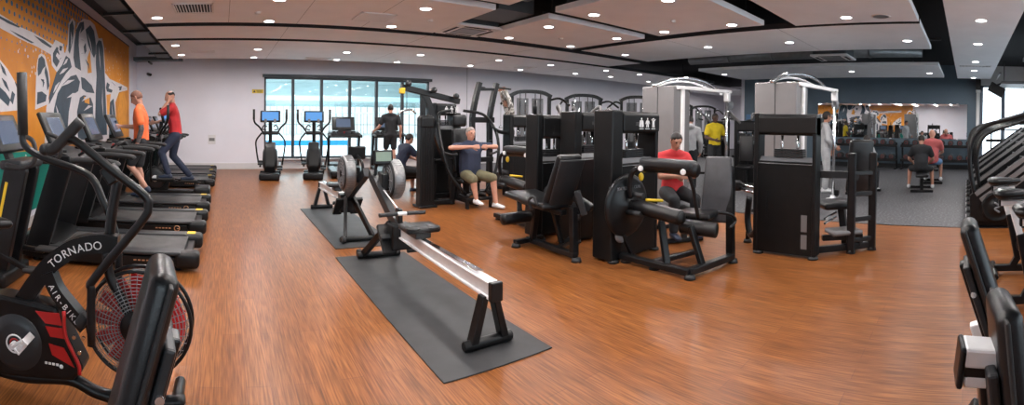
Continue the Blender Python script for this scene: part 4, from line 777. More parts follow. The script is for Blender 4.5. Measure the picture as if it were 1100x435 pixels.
# leg curl with weight tower
def leg_curl(label, loc, with_tower):
  lc = thing('leg_curl_machine', label, 'weight machine', loc, 0, 'leg curl machines')
  def l(x, y, z): return (x - 4.4, y - 3.1, z)
  if with_tower: tower(lc, 3.90 - 4.4, 3.62 - 3.1, W=0.86, plate=True)
  B().bar(l(4.07, 3.62, 0.07), l(4.06, 2.66, 0.07), 0.09, 0.07, 0.012).build('front_beam', 'black', lc)
  B().bar(l(4.06, 2.68, 0.07), l(4.82, 2.58, 0.07), 0.09, 0.07, 0.012).build('side_beam', 'black', lc)
  B().bar(l(4.10, 3.18, 0.07), l(4.75, 3.05, 0.07), 0.07, 0.06, 0.012).build('cross_beam', 'black', lc)
  for x, y in ((4.06, 2.66), (4.82, 2.57), (4.09, 3.55), (4.1, 3.15)): foot(lc, x - 4.4, y - 3.1)
  B().bar(l(4.10, 2.98, 0.08), l(4.17, 3.12, 0.52), 0.075, 0.055, 0.01).build('front_leg', 'black', lc)
  B().bar(l(4.30, 2.66, 0.08), l(4.24, 2.78, 0.50), 0.075, 0.055, 0.01).build('front_leg', 'black', lc)
  B().tube([l(4.82, 2.60, 0.05), l(4.86, 2.63, 0.5), l(4.98, 2.70, 0.95), l(5.02, 2.74, 1.08)], 0.04, sq=(0.06, 0.09), sub=4).build('backrest_post', 'black', lc)
  p = B(); p.box((0, 0, 0), (0.075, 0.40, 0.78), bev=0.034, seg=4, smooth=True)
  for v in p.bm.verts: v.co.y *= (1.0 - 0.22 * (v.co.z + 0.39) / 0.78)
  bmesh.ops.transform(p.bm, matrix=MX.Translation(l(4.88, 2.82, 0.82)) @ (rz(0.35) @ ry(0.16)).to_4x4(), verts=p.bm.verts); p.build('backrest', 'gvinyl', lc)
  B().box(l(4.60, 2.92, 0.56), (0.52, 0.42, 0.075), rz(0.3) @ ry(0.06), bev=0.034, seg=4, smooth=True).build('seat', 'vinyl', lc)
  B().cyl(l(4.12, 3.44, 0.655), l(4.12, 2.82, 0.60), 0.082, n=24, bev=0.02).build('leg_roller', 'vinyl', lc)
  B().cyl(l(4.30, 2.95, 0.47), l(4.42, 2.55, 0.45), 0.085, n=24, bev=0.02).build('lower_roller', 'vinyl', lc)
  for y, z in ((2.81, 0.60), (3.46, 0.655)): B().lathe([(0, 0.012), (0.06, 0.01), (0.066, -0.01)], l(4.12, y, z), (0, -1 if y < 3 else 1, 0)).build('roller_cap', 'plastic', lc)
  th = B().tube([l(4.10, 3.32, 1.12), l(4.10, 3.0, 1.135), l(4.10, 2.62, 1.115)], 0.075, n=18); th.build('thigh_pad', 'vinyl', lc)
  tb = B().box(l(4.085, 2.98, 1.165), (0.17, 0.68, 0.10), bev=0.035, seg=3, smooth=True).build('thigh_pad_shell', 'dgrey', lc)
  for y in (2.72, 3.28): B().cyl(l(4.01, y, 1.10), l(3.985, y, 1.10), 0.032, bev=0.008).build('pad_bolt', 'alu', lc)
  B().tube([l(4.07, 3.32, 1.11), l(4.03, 3.42, 1.05), l(4.03, 3.46, 0.92), l(4.05, 3.46, 0.75)], 0.03).build('thigh_arm', 'black', lc)
  B().tube([l(4.07, 2.70, 1.08), l(4.14, 2.68, 0.9), l(4.2, 2.66, 0.6)], 0.022).build('pad_support', 'black', lc)
  if with_tower: cm = B().lathe([(0, 0.045), (0.05, 0.045), (0.06, 0.03), (0.30, 0.03), (0.345, 0.02), (0.36, 0.0), (0.345, -0.02), (0, -0.02)], l(4.06, 3.53, 0.66), (0, -1, 0), 44).build('cam_disc', 'black', lc)
  if with_tower: addtext(B(), 'SEATED LEG CURL', 0.05, l(4.06, 3.493, 0.86), rx(pi / 2)).build('cam_lettering', 'grey', cm)
  for a in (-1, 1): B().cyl(l(4.06 + a * 0.02, 3.5, 0.69 + a * 0.1), l(4.06 + a * 0.02, 3.30, 0.69 + a * 0.1), 0.03).build('roller_arm', 'dgrey', lc)
  B().bar(l(4.06, 3.46, 0.68), l(4.11, 3.46, 0.66), 0.1, 0.1, 0.02).build('roller_bracket', 'black', lc)
  if with_tower: d = B().lathe([(0, 0.03), (0.07, 0.03), (0.095, 0.02), (0.1, 0.0), (0, -0.02)], l(3.99, 3.55, 0.34), (0, -1, 0), 26).build('pulley', 'grey', lc)
  if with_tower: B().bar(l(4.0, 3.52, 0.33), l(4.13, 3.5, 0.08), 0.05, 0.04).build('pulley_arm', 'black', lc)
  B().ball(l(4.13, 3.38, 0.99), (0.03, 0.03, 0.05)).build('release_knob', 'yellow', lc)
  B().cyl(l(4.12, 3.3, 0.74), l(4.3, 3.2, 0.72), 0.016).build('adjust_lever', 'yellow', lc)
  B().tube([l(4.62, 2.66, 0.6), l(4.7, 2.55, 0.58), l(4.78, 2.52, 0.5), l(4.7, 2.55, 0.42)], 0.018).build('side_handle', 'black', lc)
  return lc
leg_curl('black seated leg curl machine with a round cam disc, before the man in red', (4.4, 3.1, 0), True)
leg_curl('black leg curl machine with a roller pad, behind the leg extension seat', (4.55, 5.95, 0), False)
bt = thing('pulley_tower', 'black weight tower right of the seated grey-haired man, below the reaching person', 'weight machine', (5.62, 8.1, 0)); tower(bt, 0, 0, W=0.72, left=0.1, D=0.28, H=1.74)
B().tube([(-0.02, 0.1, 1.35), (-0.35, -0.15, 1.38), (-0.55, -0.3, 1.42)], 0.04).build('lever_arm', 'black', bt)

# leg extension with weight tower
le = thing('leg_extension_machine', 'black leg extension machine with slanted backrest and ankle roller, right of the nearer rower', 'weight machine', (3.75, 4.45, 0))
def l(x, y, z): return (x - 3.75, y - 4.45, z)
tower(le, 4.20 - 3.75, 4.56 - 4.45, W=0.66, left=0.13, plate=True)
B().bar(l(3.68, 3.96, 0.07), l(3.72, 4.92, 0.07), 0.08, 0.07, 0.012).build('base_beam', 'black', le)
B().bar(l(3.48, 4.88, 0.06), l(3.96, 4.92, 0.06), 0.08, 0.06, 0.012).build('front_crossbar', 'black', le)
B().bar(l(3.70, 4.3, 0.07), l(4.25, 4.62, 0.07), 0.07, 0.06, 0.012).build('tower_beam', 'black', le)
for x, y in ((3.68, 3.95), (3.50, 4.88), (3.94, 4.92)): foot(le, x - 3.75, y - 4.45)
B().bar(l(3.70, 4.80, 0.08), l(3.66, 4.66, 0.56), 0.08, 0.06, 0.01).build('front_leg', 'black', le)
B().bar(l(3.69, 4.0, 0.06), l(3.69, 4.02, 0.62), 0.09, 0.07, 0.01).build('rear_post', 'black', le)
B().bar(l(3.85, 4.4, 0.08), l(3.78, 4.5, 0.55), 0.06, 0.05, 0.01).build('middle_leg', 'black', le)
B().bar(l(3.66, 4.15, 0.53), l(3.66, 4.95, 0.56), 0.09, 0.06, 0.01).build('seat_beam', 'black', le)
p = B(); p.box((0, 0, 0), (0.44, 0.86, 0.085), bev=0.036, seg=4, smooth=True)
for v in p.bm.verts: v.co.x *= (1.0 + 0.12 * (v.co.y) / 0.43)
bmesh.ops.transform(p.bm, matrix=MX.Translation(l(3.66, 4.66, 0.625)) @ (rz(-0.10) @ rx(0.06)).to_4x4(), verts=p.bm.verts); p.build('seat', 'vinyl', le)
p = B(); p.box((0, 0, 0), (0.40, 0.10, 0.70), bev=0.044, seg=4, smooth=True)
for v in p.bm.verts: v.co.x *= (1.0 - 0.18 * (v.co.z + 0.35) / 0.70)
bmesh.ops.transform(p.bm, matrix=MX.Translation(l(3.67, 4.19, 0.90)) @ (rz(-0.12) @ rx(0.42)).to_4x4(), verts=p.bm.verts); p.build('backrest', 'vinyl', le)
p = B(); p.box((0, 0, 0), (0.34, 0.03, 0.62), bev=0.014, seg=3, smooth=True); bmesh.ops.transform(p.bm, matrix=MX.Translation(l(3.67, 4.125, 0.88)) @ (rz(-0.12) @ rx(0.42)).to_4x4(), verts=p.bm.verts); p.build('backrest_shell', 'dgrey', le)
B().bar(l(3.74, 4.02, 0.80), l(3.80, 3.95, 0.52), 0.08, 0.07, 0.01).build('backrest_strut', 'dgrey', le)
B().bar(l(3.84, 4.28, 0.74), l(3.92, 3.94, 0.58), 0.09, 0.09, 0.02).build('range_adjuster', 'dgrey', le)
B().bar(l(3.72, 3.98, 0.50), l(4.22, 4.62, 0.52), 0.06, 0.07, 0.01).build('link_bar', 'black', le)
B().cyl(l(3.38, 5.02, 0.34), l(3.80, 5.0, 0.345), 0.078, n=24, bev=0.02).build('ankle_roller', 'vinyl', le)
for x, s in ((3.38, -1), (3.80, 1)): B().lathe([(0, 0.012), (0.055, 0.01), (0.062, -0.008)], l(x, 5.01, 0.342), (s, 0, 0)).build('roller_cap', 'plastic', le)
B().bar(l(3.86, 4.98, 0.34), l(3.88, 4.75, 0.62), 0.05, 0.04, 0.01).build('roller_lever', 'black', le)
B().cyl(l(3.8, 5.0, 0.345), l(3.88, 4.98, 0.345), 0.02).build('roller_axle', 'chrome', le)
B().lathe([(0, 0.03), (0.12, 0.03), (0.15, 0.015), (0.155, 0.0), (0, -0.02)], l(3.92, 4.72, 0.62), (1, 0, 0), 28).build('cam_disc', 'black', le)
for s in (-1, 1): B().tube([l(3.66 + s * 0.25, 4.45, 0.55), l(3.66 + s * 0.29, 4.46, 0.66), l(3.66 + s * 0.29, 4.36, 0.72), l(3.66 + s * 0.27, 4.3, 0.62)], 0.017).build('side_handle', 'rubberpad', le)
# tower standing between
wt = thing('pulley_tower', 'narrow black weight tower with dark window, behind the leg extension backrest', 'weight machine', (3.97, 5.06, 0)); tower(wt, 0, 0, W=0.60, left=0.1, D=0.28, H=1.70, zc=1.36, zl=1.1)
B().tube([(0.1, 0.2, 1.68), (0.1, 0.2, 1.9)], 0.03).build('stack_mast', 'black', wt)

# abductor machine at the right
am = thing('abductor_machine', 'black hip abductor machine with a tall dark shroud, at the edge of the rubber floor', 'weight machine', (5.33, 2.57, 0), R(-90))
def l(X, Y, z): return (2.57 - Y, X - 5.33, z)
tower(am, 0, 0, W=0.82, D=0.20, left=0.07, sticker=True, zc=1.47, zl=1.2)
B().tube([l(5.62, 1.98, 1.0), l(5.70, 1.72, 0.985), l(5.80, 1.48, 0.98), l(5.86, 1.36, 0.95)], 0.05, sq=(0.10, 0.085), sub=4).build('knee_arm', 'dgrey', am)
for (X, Y) in ((5.78, 1.42), (6.02, 1.20)): B().bar(l(X, Y, 0.0), l(X + 0.02, Y, 1.26), 0.10, 0.10, 0.02).build('rear_post', 'black', am); foot(am, *l(X, Y, 0)[:2])
for z in (0.16, 0.42, 0.74, 1.0): B().bar(l(5.79, 1.41, z), l(6.03, 1.19, z), 0.06, 0.06, 0.01).build('crossbar', 'black', am)
B().bar(l(5.45, 1.9, 0.07), l(6.0, 1.25, 0.07), 0.08, 0.08, 0.012).build('base_beam', 'black', am)
B().bar(l(5.62, 1.75, 0.2), l(5.9, 1.3, 0.2), 0.07, 0.07, 0.012).build('lower_beam', 'black', am)
B().box(l(6.05, 1.72, 0.56), (0.44, 0.44, 0.09), rz(0.7), bev=0.04, seg=4, smooth=True).build('seat', 'vinyl', am)
B().box(l(6.22, 1.42, 1.06), (0.36, 0.09, 0.72), rz(0.75) @ rx(0.15), bev=0.04, seg=4, smooth=True).build('backrest', 'vinyl', am)
B().box(l(5.83, 1.53, 0.26), (0.42, 0.30, 0.06), rz(0.7), bev=0.028, seg=4, smooth=True).build('footplate', 'lgrey', am)
for dz in (0, 0.06): B().cyl(l(5.72, 1.75, 0.36 + dz), l(6.0, 1.68, 0.40 + dz), 0.014).build('guide_rod', 'chrome', am)
B().tube([l(5.6, 2.62, 0.22), l(5.72, 2.78, 0.12), l(5.78, 2.86, 0.30), l(5.78, 2.84, 0.62)], 0.045, sub=6).build('side_frame', 'black', am)
for dz in (0, 0.07): B().cyl(l(5.62, 2.58, 0.74 - dz), l(5.85, 3.05, 0.78 - dz), 0.018).build('chrome_rail', 'chrome', am)
B().box(l(5.88, 3.08, 0.74), (0.12, 0.16, 0.14), rz(0.7), bev=0.03, seg=3).build('knee_pad', 'vinyl', am)
foot(am, *l(5.75, 2.84, 0)[:2]); B().bar(l(5.75, 2.84, 0.03), l(5.75, 2.84, 0.15), 0.05, 0.05).build('side_leg', 'black', am)
B().bar(l(6.02, 1.55, 0.05), l(6.04, 1.62, 0.52), 0.09, 0.09, 0.01).build('seat_post', 'black', am)
B().bar(l(5.9, 1.31, 0.1), l(6.05, 1.6, 0.1), 0.07, 0.07).build('seat_beam', 'black', am)

# chest press with the seated man
cp = thing('chest_press_machine', 'black chest press machine under the seated man with grey hair', 'weight machine', (4.47, 7.75, 0))
tower(cp, -0.42, 0.75, W=0.52, D=0.34, H=1.95, left=0.08, zc=1.70, zl=1.5, plate=True)
B().bar((0, -0.30, 0.07), (0, 0.95, 0.07), 0.09, 0.08, 0.012).build('base_beam', 'black', cp)
fpf = B(); [fpf.bar((s * 0.20, -0.34, 0.17), (s * 0.20, 0.05, 0.20), 0.05, 0.05, 0.01) for s in (-1, 1)]; fpf.bar((-0.27, -0.34, 0.17), (0.27, -0.34, 0.17), 0.06, 0.06, 0.015); fpf.build('foot_frame', 'black', cp)
for s in (-1, 1): B().bar((s * 0.25, -0.34, 0.0), (s * 0.25, -0.34, 0.19), 0.06, 0.06, 0.01).build('front_foot', 'black', cp)
B().box((0, 0.12, 0.46), (0.42, 0.42, 0.09), bev=0.04, seg=4, smooth=True).build('seat', 'vinyl', cp); B().bar((0, 0.15, 0.07), (0, 0.15, 0.44), 0.1, 0.1, 0.01).build('seat_post', 'black', cp)
B().box((0, 0.36, 1.02), (0.36, 0.09, 0.86), rx(-0.10), bev=0.04, seg=4, smooth=True).build('backrest', 'vinyl', cp); B().bar((0, 0.47, 0.05), (0, 0.52, 1.75), 0.1, 0.09, 0.01).build('rear_post', 'black', cp)
B().box((0.0, 0.44, 1.60), (0.30, 0.10, 0.24), bev=0.05, seg=4, smooth=True).build('headrest', 'vinyl', cp)
for s in (-1, 1):
    B().tube([(s * 0.14, 0.55, 1.80), (s * 0.50, 0.35, 1.72), (s * 0.62, 0.08, 1.40), (s * 0.60, -0.06, 1.0), (s * 0.48, -0.12, 0.60), (s * 0.22, -0.20, 0.26)], 0.03, sub=7).build('press_arm', 'black', cp)
    B().tube([(s * 0.60, -0.05, 1.02), (s * 0.45, -0.1, 0.98), (s * 0.34, -0.1, 0.98)], 0.022).build('grip', 'rubberpad', cp)
    B().bar((s * 0.5, 0.55, 0.0), (s * 0.5, 0.55, 0.85), 0.07, 0.07, 0.01).build('side_post', 'black', cp)
B().bar((-0.5, 0.55, 0.80), (0.5, 0.55, 0.80), 0.07, 0.09, 0.01).build('rear_crossbar', 'black', cp); B().bar((-0.62, 0.62, 0.80), (0.9, 0.62, 0.80), 0.08, 0.1, 0.01).build('long_crossbar', 'black', cp); B().bar((-0.62, 0.62, 0.12), (0.9, 0.62, 0.12), 0.08, 0.08, 0.01).build('floor_crossbar', 'black', cp)
B().bar((0.85, 0.62, 0), (0.85, 0.62, 1.2), 0.07, 0.07, 0.01).build('outer_post', 'black', cp); B().bar((-0.6, 0.62, 0), (-0.6, 0.62, 1.1), 0.07, 0.07, 0.01).build('outer_post', 'black', cp)
B().tube([(0.2, -0.25, 0.22), (0.0, -0.2, 0.27), (-0.2, -0.25, 0.22)], 0.03).build('foot_roller', 'rubberpad', cp)
# lat pulldown with overhead boom
lp = thing('lat_pulldown_machine', 'black cable machine with ribbed column and overhead boom, beside the seated grey-haired man', 'weight machine', (3.63, 7.95, 0))
b = B(); b.prism([(-0.15, 0.02), (-0.135, 1.62), (-0.10, 1.69), (0.10, 1.69), (0.135, 1.62), (0.15, 0.02)], 'y', -0.10, 0.10, 0.02); b.build('weight_column', 'plastic', lp)
b = B(); [b.box((x, -0.102, 0.80), (0.016, 0.012, 1.35), bev=0.004, seg=1) for x in (-0.075, -0.025, 0.025, 0.075)]; b.build('column_rib', 'black', lp)
B().box((0, 0, 1.56), (0.28, 0.23, 0.22), bev=0.04).build('column_head', 'plastic', lp)
B().bar((-0.47, 0.05, 2.20), (0.76, 0.12, 1.97), 0.10, 0.11, 0.012).build('boom', 'black', lp)
B().tube([(-0.03, 0.08, 2.12), (0.1, 0.08, 1.9), (0.22, 0.08, 1.45), (0.40, 0.05, 0.95), (0.55, 0.05, 0.75)], 0.05, sq=(0.09, 0.11), sub=5).build('strut', 'black', lp)
B().bar((0.55, 0.05, 0.8), (0.6, 0.05, 0.0), 0.08, 0.08, 0.01).build('strut_foot', 'black', lp)
B().box((-0.46, 0.03, 2.13), (0.09, 0.1, 0.1), bev=0.01).build('boom_end', 'yellow', lp)
for x, z in ((-0.36, 2.22), (0.15, 2.12), (0.62, 2.02)): B().lathe([(0, 0.02), (0.055, 0.02), (0.045, 0.0), (0.055, -0.02), (0, -0.02)], (x, -0.03, z + 0.04), (0, 1, 0)).build('pulley', 'dgrey', lp)
B().cyl((-0.38, 0.0, 2.16), (-0.38, 0.0, 1.80), 0.006, n=6).build('cable', 'black', lp); hb = B().tube([(-0.56, 0, 1.68), (-0.48, 0, 1.76), (-0.38, 0, 1.78), (-0.28, 0, 1.79), (-0.20, 0, 1.72)], 0.018).build('pull_bar', 'chrome', lp)
B().box((0, 0, 0.02), (0.36, 0.32, 0.04), bev=0.01).build('base', 'black', lp); B().bar((0, 0.1, 0.05), (0.6, 0.07, 0.05), 0.09, 0.08).build('base_beam', 'black', lp)
B().bar((-0.02, 0.09, 1.66), (-0.02, 0.09, 2.12), 0.09, 0.09, 0.01).build('upper_post', 'black', lp)
# chin-up frame
cf = thing('chin_up_frame', 'black assisted chin-up frame with two leaning posts, behind the seated grey-haired man', 'weight machine', (5.36, 8.8, 0))
for s in (-1, 1): B().tube([(s * 0.22 - 0.02, 0, 0.0), (s * 0.22 - 0.02, 0, 1.25), (s * 0.22 - 0.02, 0, 1.68), (s * 0.22 + 0.06, 0, 2.1), (s * 0.22 + 0.15, 0, 2.43)], 0.05, sq=(0.09, 0.12), sub=4).build('post', 'black', cf)
B().bar((-0.3, 0, 1.62), (0.3, 0, 1.62), 0.10, 0.12, 0.012).build('crossbar', 'black', cf); B().bar((-0.3, 0, 0.06), (0.3, 0, 0.06), 0.1, 0.1, 0.012).build('floor_bar', 'black', cf)
B().bar((-0.22, 0, 0.05), (-0.22, 0.8, 0.05), 0.08, 0.08, 0.01).build('base_beam', 'black', cf); B().bar((0.22, 0, 0.05), (0.9, 0.75, 0.05), 0.08, 0.08, 0.01).build('base_beam', 'black', cf)
B().bar((-0.04, 0, 2.28), (0.36, 0, 2.30), 0.06, 0.06, 0.01).build('top_bar', 'black', cf)
for s in (-1, 1): B().tube([(s * 0.2 + 0.12, 0.02, 2.32), (s * 0.3 + 0.35, 0.3, 2.36), (s * 0.36 + 0.75, 0.52, 2.36)], 0.022).build('chin_handle', 'rubberpad', cf)
B().box((1.05, 0.62, 0.2), (0.6, 0.45, 0.4), bev=0.02).build('step_platform', 'dgrey', cf)
# big multi station against the back wall
def cable_station(loc, rotz, label, group=None):
    o = thing('cable_station', label, 'weight machine', loc, rotz, group)
    for x in (-0.55, 0.55): B().bar((x, 0, 0), (x, 0, 2.3), 0.09, 0.12, 0.012).build('upright', 'black', o)
    B().tube([(-0.62, 0, 2.30), (-0.3, 0, 2.42), (0.3, 0, 2.42), (0.62, 0, 2.30)], 0.045, sq=(0.09, 0.1), sub=4).build('top_beam', 'black', o)
    for x in (-0.22, 0.22):
        b = B(); [b.box((x, 0.02, 0.14 + k * 0.048), (0.26, 0.13, 0.042), bev=0.004, seg=1) for k in range(18)]; b.build('weight_stack', 'dgrey', o)
        for dx in (-0.08, 0.08): B().cyl((x + dx, 0.02, 0.1), (x + dx, 0.02, 2.38), 0.013, n=8).build('guide_rod', 'chrome', o)
        B().box((x, 0.06, 1.2), (0.34, 0.03, 2.1), bev=0.008).build('stack_guard', 'lgrey' if group else 'grey', o)
    B().bar((-0.6, 0, 0.05), (0.6, 0, 0.05), 0.1, 0.1, 0.01).build('floor_beam', 'black', o)
    for s in (-1, 1):
        B().bar((s * 0.5, -0.02, 0.05), (s * 0.5, -0.75, 0.05), 0.08, 0.08, 0.01).build('base_beam', 'black', o)
        B().tube([(s * 0.55, 0, 2.2), (s * 0.75, -0.3, 2.25), (s * 0.98, -0.5, 2.05)], 0.032).build('cable_arm', 'black', o)
        B().cyl((s * 0.98, -0.5, 2.05), (s * 0.98, -0.5, 1.5), 0.005, n=6).build('cable', 'black', o)
        B().tube([(s * 0.98 - 0.05, -0.5, 1.42), (s * 0.98, -0.5, 1.5), (s * 0.98 + 0.05, -0.5, 1.42), (s * 0.98 - 0.05, -0.5, 1.42)], 0.011, smooth=False).build('pull_handle', 'dgrey', o)
    B().box((0, -0.5, 0.48), (0.34, 0.36, 0.08), bev=0.035, seg=3, smooth=True).build('seat', 'vinyl', o); B().bar((0, -0.45, 0.05), (0, -0.45, 0.45), 0.08, 0.08).build('seat_post', 'black', o); B().bar((0, -0.0, 0.05), (0, -0.8, 0.05), 0.08, 0.08).build('seat_beam', 'black', o)
    B().box((0, -0.26, 0.9), (0.3, 0.07, 0.6), rx(-0.1), bev=0.03, seg=3, smooth=True).build('backrest', 'vinyl', o); B().bar((0, -0.08, 0.7), (0, -0.22, 0.8), 0.06, 0.06).build('backrest_arm', 'black', o)
    return o
cs = cable_station((8.05, 10.6, 0), R(-20), 'black twin stack cable station behind the person reaching up, against the window wall')
G = 'twin stack cable stations by the mirror wall'
dup(cs, (10.3, 10.8, 0), R(-25), 'black twin stack cable station showing over the tops of the leg machine towers')
dup(cs, (11.9, 9.9, 0), R(-50), 'black twin stack cable station between the chrome pole and the person in grey hoodie')
dup(cs, (16.6, 11.6, 0), R(-60), 'black twin stack cable station farther back, behind the man in yellow')
dup(cs, (19.6, 12.2, 0), R(-60), 'black twin stack cable station by the far white wall beyond the man in yellow')
def arm_machine(loc, rotz, label):
    o = thing('shoulder_press_machine', label, 'weight machine', loc, rotz)
    tower(o, -0.35, 0.5, W=0.7, D=0.3, H=1.7, left=0.08, zc=1.4, zl=1.15)
    B().box((0, 0, 0.5), (0.42, 0.42, 0.09), bev=0.04, seg=3, smooth=True).build('seat', 'vinyl', o); B().bar((0, 0.05, 0.05), (0, 0.05, 0.47), 0.09, 0.09, 0.01).build('seat_post', 'black', o)
    B().box((0, 0.26, 0.95), (0.36, 0.08, 0.7), rx(-0.12), bev=0.035, seg=3, smooth=True).build('backrest', 'vinyl', o); B().bar((0, 0.3, 0.05), (0, 0.36, 1.2), 0.08, 0.08, 0.01).build('rear_post', 'black', o)
    B().bar((0, -0.35, 0.05), (0, 0.5, 0.05), 0.09, 0.08, 0.01).build('base_beam', 'black', o); B().bar((-0.35, -0.3, 0.05), (0.35, -0.3, 0.05), 0.08, 0.07, 0.01).build('front_crossbar', 'black', o)
    for s in (-1, 1):
        B().tube([(s * 0.2, 0.5, 1.62), (s * 0.45, 0.3, 1.9), (s * 0.48, -0.05, 1.95), (s * 0.46, -0.15, 1.75)], 0.035, sub=5).build('press_arm', 'lgrey', o)
        B().cyl((s * 0.46, -0.15, 1.75), (s * 0.3, -0.18, 1.72), 0.026).build('grip', 'rubberpad', o)
    return o
am0 = arm_machine((7.4, 7.9, 0), R(-30), 'black shoulder press machine with pale arms raised above the tower row, nearer of two')
dup(am0, (8.6, 8.7, 0), R(-30), 'black shoulder press machine with pale arms raised above the tower row, farther of two')
dup(am0, (13.0, 7.7, 0), R(-75), 'black shoulder press machine between the grey hoodie and the man in yellow')
dup(am0, (14.4, 7.5, 0), R(-80), 'black shoulder press machine beside the man in yellow, near the blue wall end')
dup(am0, (10.9, 5.5, 0), R(-70), 'black shoulder press machine just right of the chrome pole by the leg curl backrest')
# functional trainers with pale shroud, arch and chrome pole
def trainer(loc, label):
    o = thing('functional_trainer', label, 'weight machine', loc, 0, 'functional trainers')
    b = B(); b.box((0.3, 0.41, 1.2), (0.60, 0.82, 2.32), bev=0.02); b.build('shroud', 'lgrey', o)
    b = B(); b.box((0.3, -0.003, 1.2), (0.012, 0.006, 2.3)); b.box((-0.003, 0.41, 1.2), (0.006, 0.012, 2.3)); b.build('shroud_seam', 'dgrey', o)
    B().box((0.3, 0.41, 0.03), (0.66, 0.88, 0.06), bev=0.01).build('plinth', 'dgrey', o)
    B().bar((0.3, -0.02, 0.05), (0.3, -0.02, 2.3), 0.10, 0.05, 0.012).build('corner_post', 'white', o)
    B().bar((0.1, 0.0, 2.33), (2.2, -0.10, 2.36), 0.09, 0.07, 0.01).build('top_beam', 'white', o)
    B().tube([(-0.1, 0.45, 2.36), (0.35, 0.36, 2.52), (0.9, 0.2, 2.58), (1.4, 0.08, 2.52), (1.75, 0.03, 2.40)], 0.035, sub=6).build('chin_arch', 'chrome', o)
    B().tube([(0.3, 0.7, 2.36), (0.7, 0.55, 2.5), (1.2, 0.4, 2.52), (1.6, 0.2, 2.42)], 0.025, sub=6).build('rear_arch', 'alu', o)
    p = B().cyl((2.0, -0.12, 0.06), (2.0, -0.12, 2.34), 0.035, n=18).build('cable_column', 'chrome', o)
    B().box((2.0, -0.12, 2.22), (0.14, 0.12, 0.2), bev=0.02).build('pulley_head', 'alu', p)
    B().lathe([(0, 0.03), (0.11, 0.03), (0.12, 0.0), (0.11, -0.03), (0, -0.03)], (2.2, -0.08, 2.05), (0.3, 1, 0), 24).build('pulley', 'grey', o); B().bar((2.02, -0.1, 2.1), (2.2, -0.1, 2.05), 0.04, 0.04).build('pulley_arm', 'grey', o)
    B().lathe([(0, 0.10), (0.06, 0.10), (0.07, 0.05), (0.16, 0.03), (0.17, 0.0), (0, 0)], (2.0, -0.12, 0), (0, 0, 1), 20).build('column_foot', 'alu', o)
    B().box((2.0, -0.20, 0.16), (0.12, 0.1, 0.14), bev=0.03).build('cable_carriage', 'black', o)
    return o
tr = trainer((7.78, 2.93, 0), 'pale grey functional trainer with chrome arch and pole, right behind the tall abductor shroud')
dup(tr, (7.78, 5.55, 0), label='pale grey functional trainer with chrome arch and pole, behind the man in the red shirt')

# ------------------------------------------------------------------ dumbbells, benches, right side
def rack(y0, label, x=17.75):
    o = thing('dumbbell_rack', label, 'dumbbell rack', (x, y0, 0)); Ln = 2.75
    for y in (0.04, Ln / 2, Ln - 0.04):
        b = B(); b.bar((0.25, y, 0.0), (0.12, y, 1.0), 0.07, 0.07, 0.01); b.build('upright', 'black', o); B().bar((-0.25, y, 0.03), (0.3, y, 0.03), 0.08, 0.06, 0.01).build('foot_bar', 'black', o)
    for z, xx in ((0.34, 0.02), (0.88, 0.05)):
        b = B(); b.box((xx - 0.11, Ln / 2, z), (0.10, Ln, 0.03), ry(0.12), bev=0.005); b.box((xx + 0.11, Ln / 2, z + 0.03), (0.10, Ln, 0.03), ry(0.12), bev=0.005); b.box((xx - 0.17, Ln / 2, z + 0.0), (0.02, Ln, 0.10), bev=0.004); b.build('shelf', 'black', o)
        for y in (0.04, Ln / 2, Ln - 0.04): B().bar((xx - 0.1, y, z - 0.02), (xx + 0.16, y, z - 0.0), 0.04, 0.03).build('bracket', 'black', o)
    return o
rk = rack(-0.28, 'black two tier dumbbell rack at the bright window end of the mirror')
dup(rk, (17.75, 2.62, 0), label='black two tier dumbbell rack in the middle of the mirror wall, behind the grey tracksuit')
db = None
for r_, y0 in enumerate((-0.28, 2.62)):
    for tier, (z, xx) in enumerate(((0.34, 0.02), (0.88, 0.05))):
        for k in range(8):
            loc = (17.75 + xx, y0 + 0.20 + k * 0.335, z + 0.125)
            g = ('dumbbells on the lower tier' if tier == 0 else 'dumbbells on the upper tier') + (' at the window end' if r_ == 0 else ' of the middle rack')
            lb = 'black round red-badged dumbbell on the ' + ('lower' if tier == 0 else 'upper') + ' tier of the ' + ('window end rack' if r_ == 0 else 'middle rack')
            if db is None:
                db = thing('dumbbell', lb, 'dumbbell', loc, 0, g)
                for s in (-1, 1):
                    h = B().lathe([(0, 0.055), (0.075, 0.055), (0.105, 0.045), (0.112, 0.03), (0.112, -0.03), (0.105, -0.045), (0, -0.055)], (s * 0.115, 0, 0), (s, 0, 0), 20).build('weight', 'rubberpad', db)
                    B().lathe([(0.050, 0.001), (0.052, 0.003), (0.064, 0.003), (0.066, 0.001)], (s * 0.17, 0, 0), (s, 0, 0), 20).build('end_badge', 'dred', h)
                B().cyl((-0.07, 0, 0), (0.07, 0, 0), 0.018, n=10).build('handle', 'chrome', db)
            else: d2 = dup(db, loc, label=lb); d2['group'] = g
# low benches under the two men at the mirror
def low_bench(loc, rotz, label):
    o = thing('flat_bench', label, 'bench', loc, rotz, 'benches facing the mirror')
    B().box((0, 0, 0.41), (0.32, 1.05, 0.09), bev=0.04, seg=4, smooth=True).build('pad', 'vinyl', o); B().bar((0, -0.5, 0.33), (0, 0.5, 0.33), 0.08, 0.06, 0.01).build('spine', 'black', o)
    for y in (-0.42, 0.42): B().bar((0, y, 0.05), (0, y, 0.33), 0.08, 0.06, 0.01).build('leg', 'black', o); B().bar((-0.28, y, 0.035), (0.28, y, 0.035), 0.07, 0.06, 0.012).build('foot_bar', 'black', o)
    return o
fb = low_bench((11.95, 1.12, 0), R(-84), 'low black bench under the man in the black shirt before the mirror')
dup(fb, (13.7, 0.98, 0), R(-84), 'low black bench under the man in the faded red shirt before the mirror')
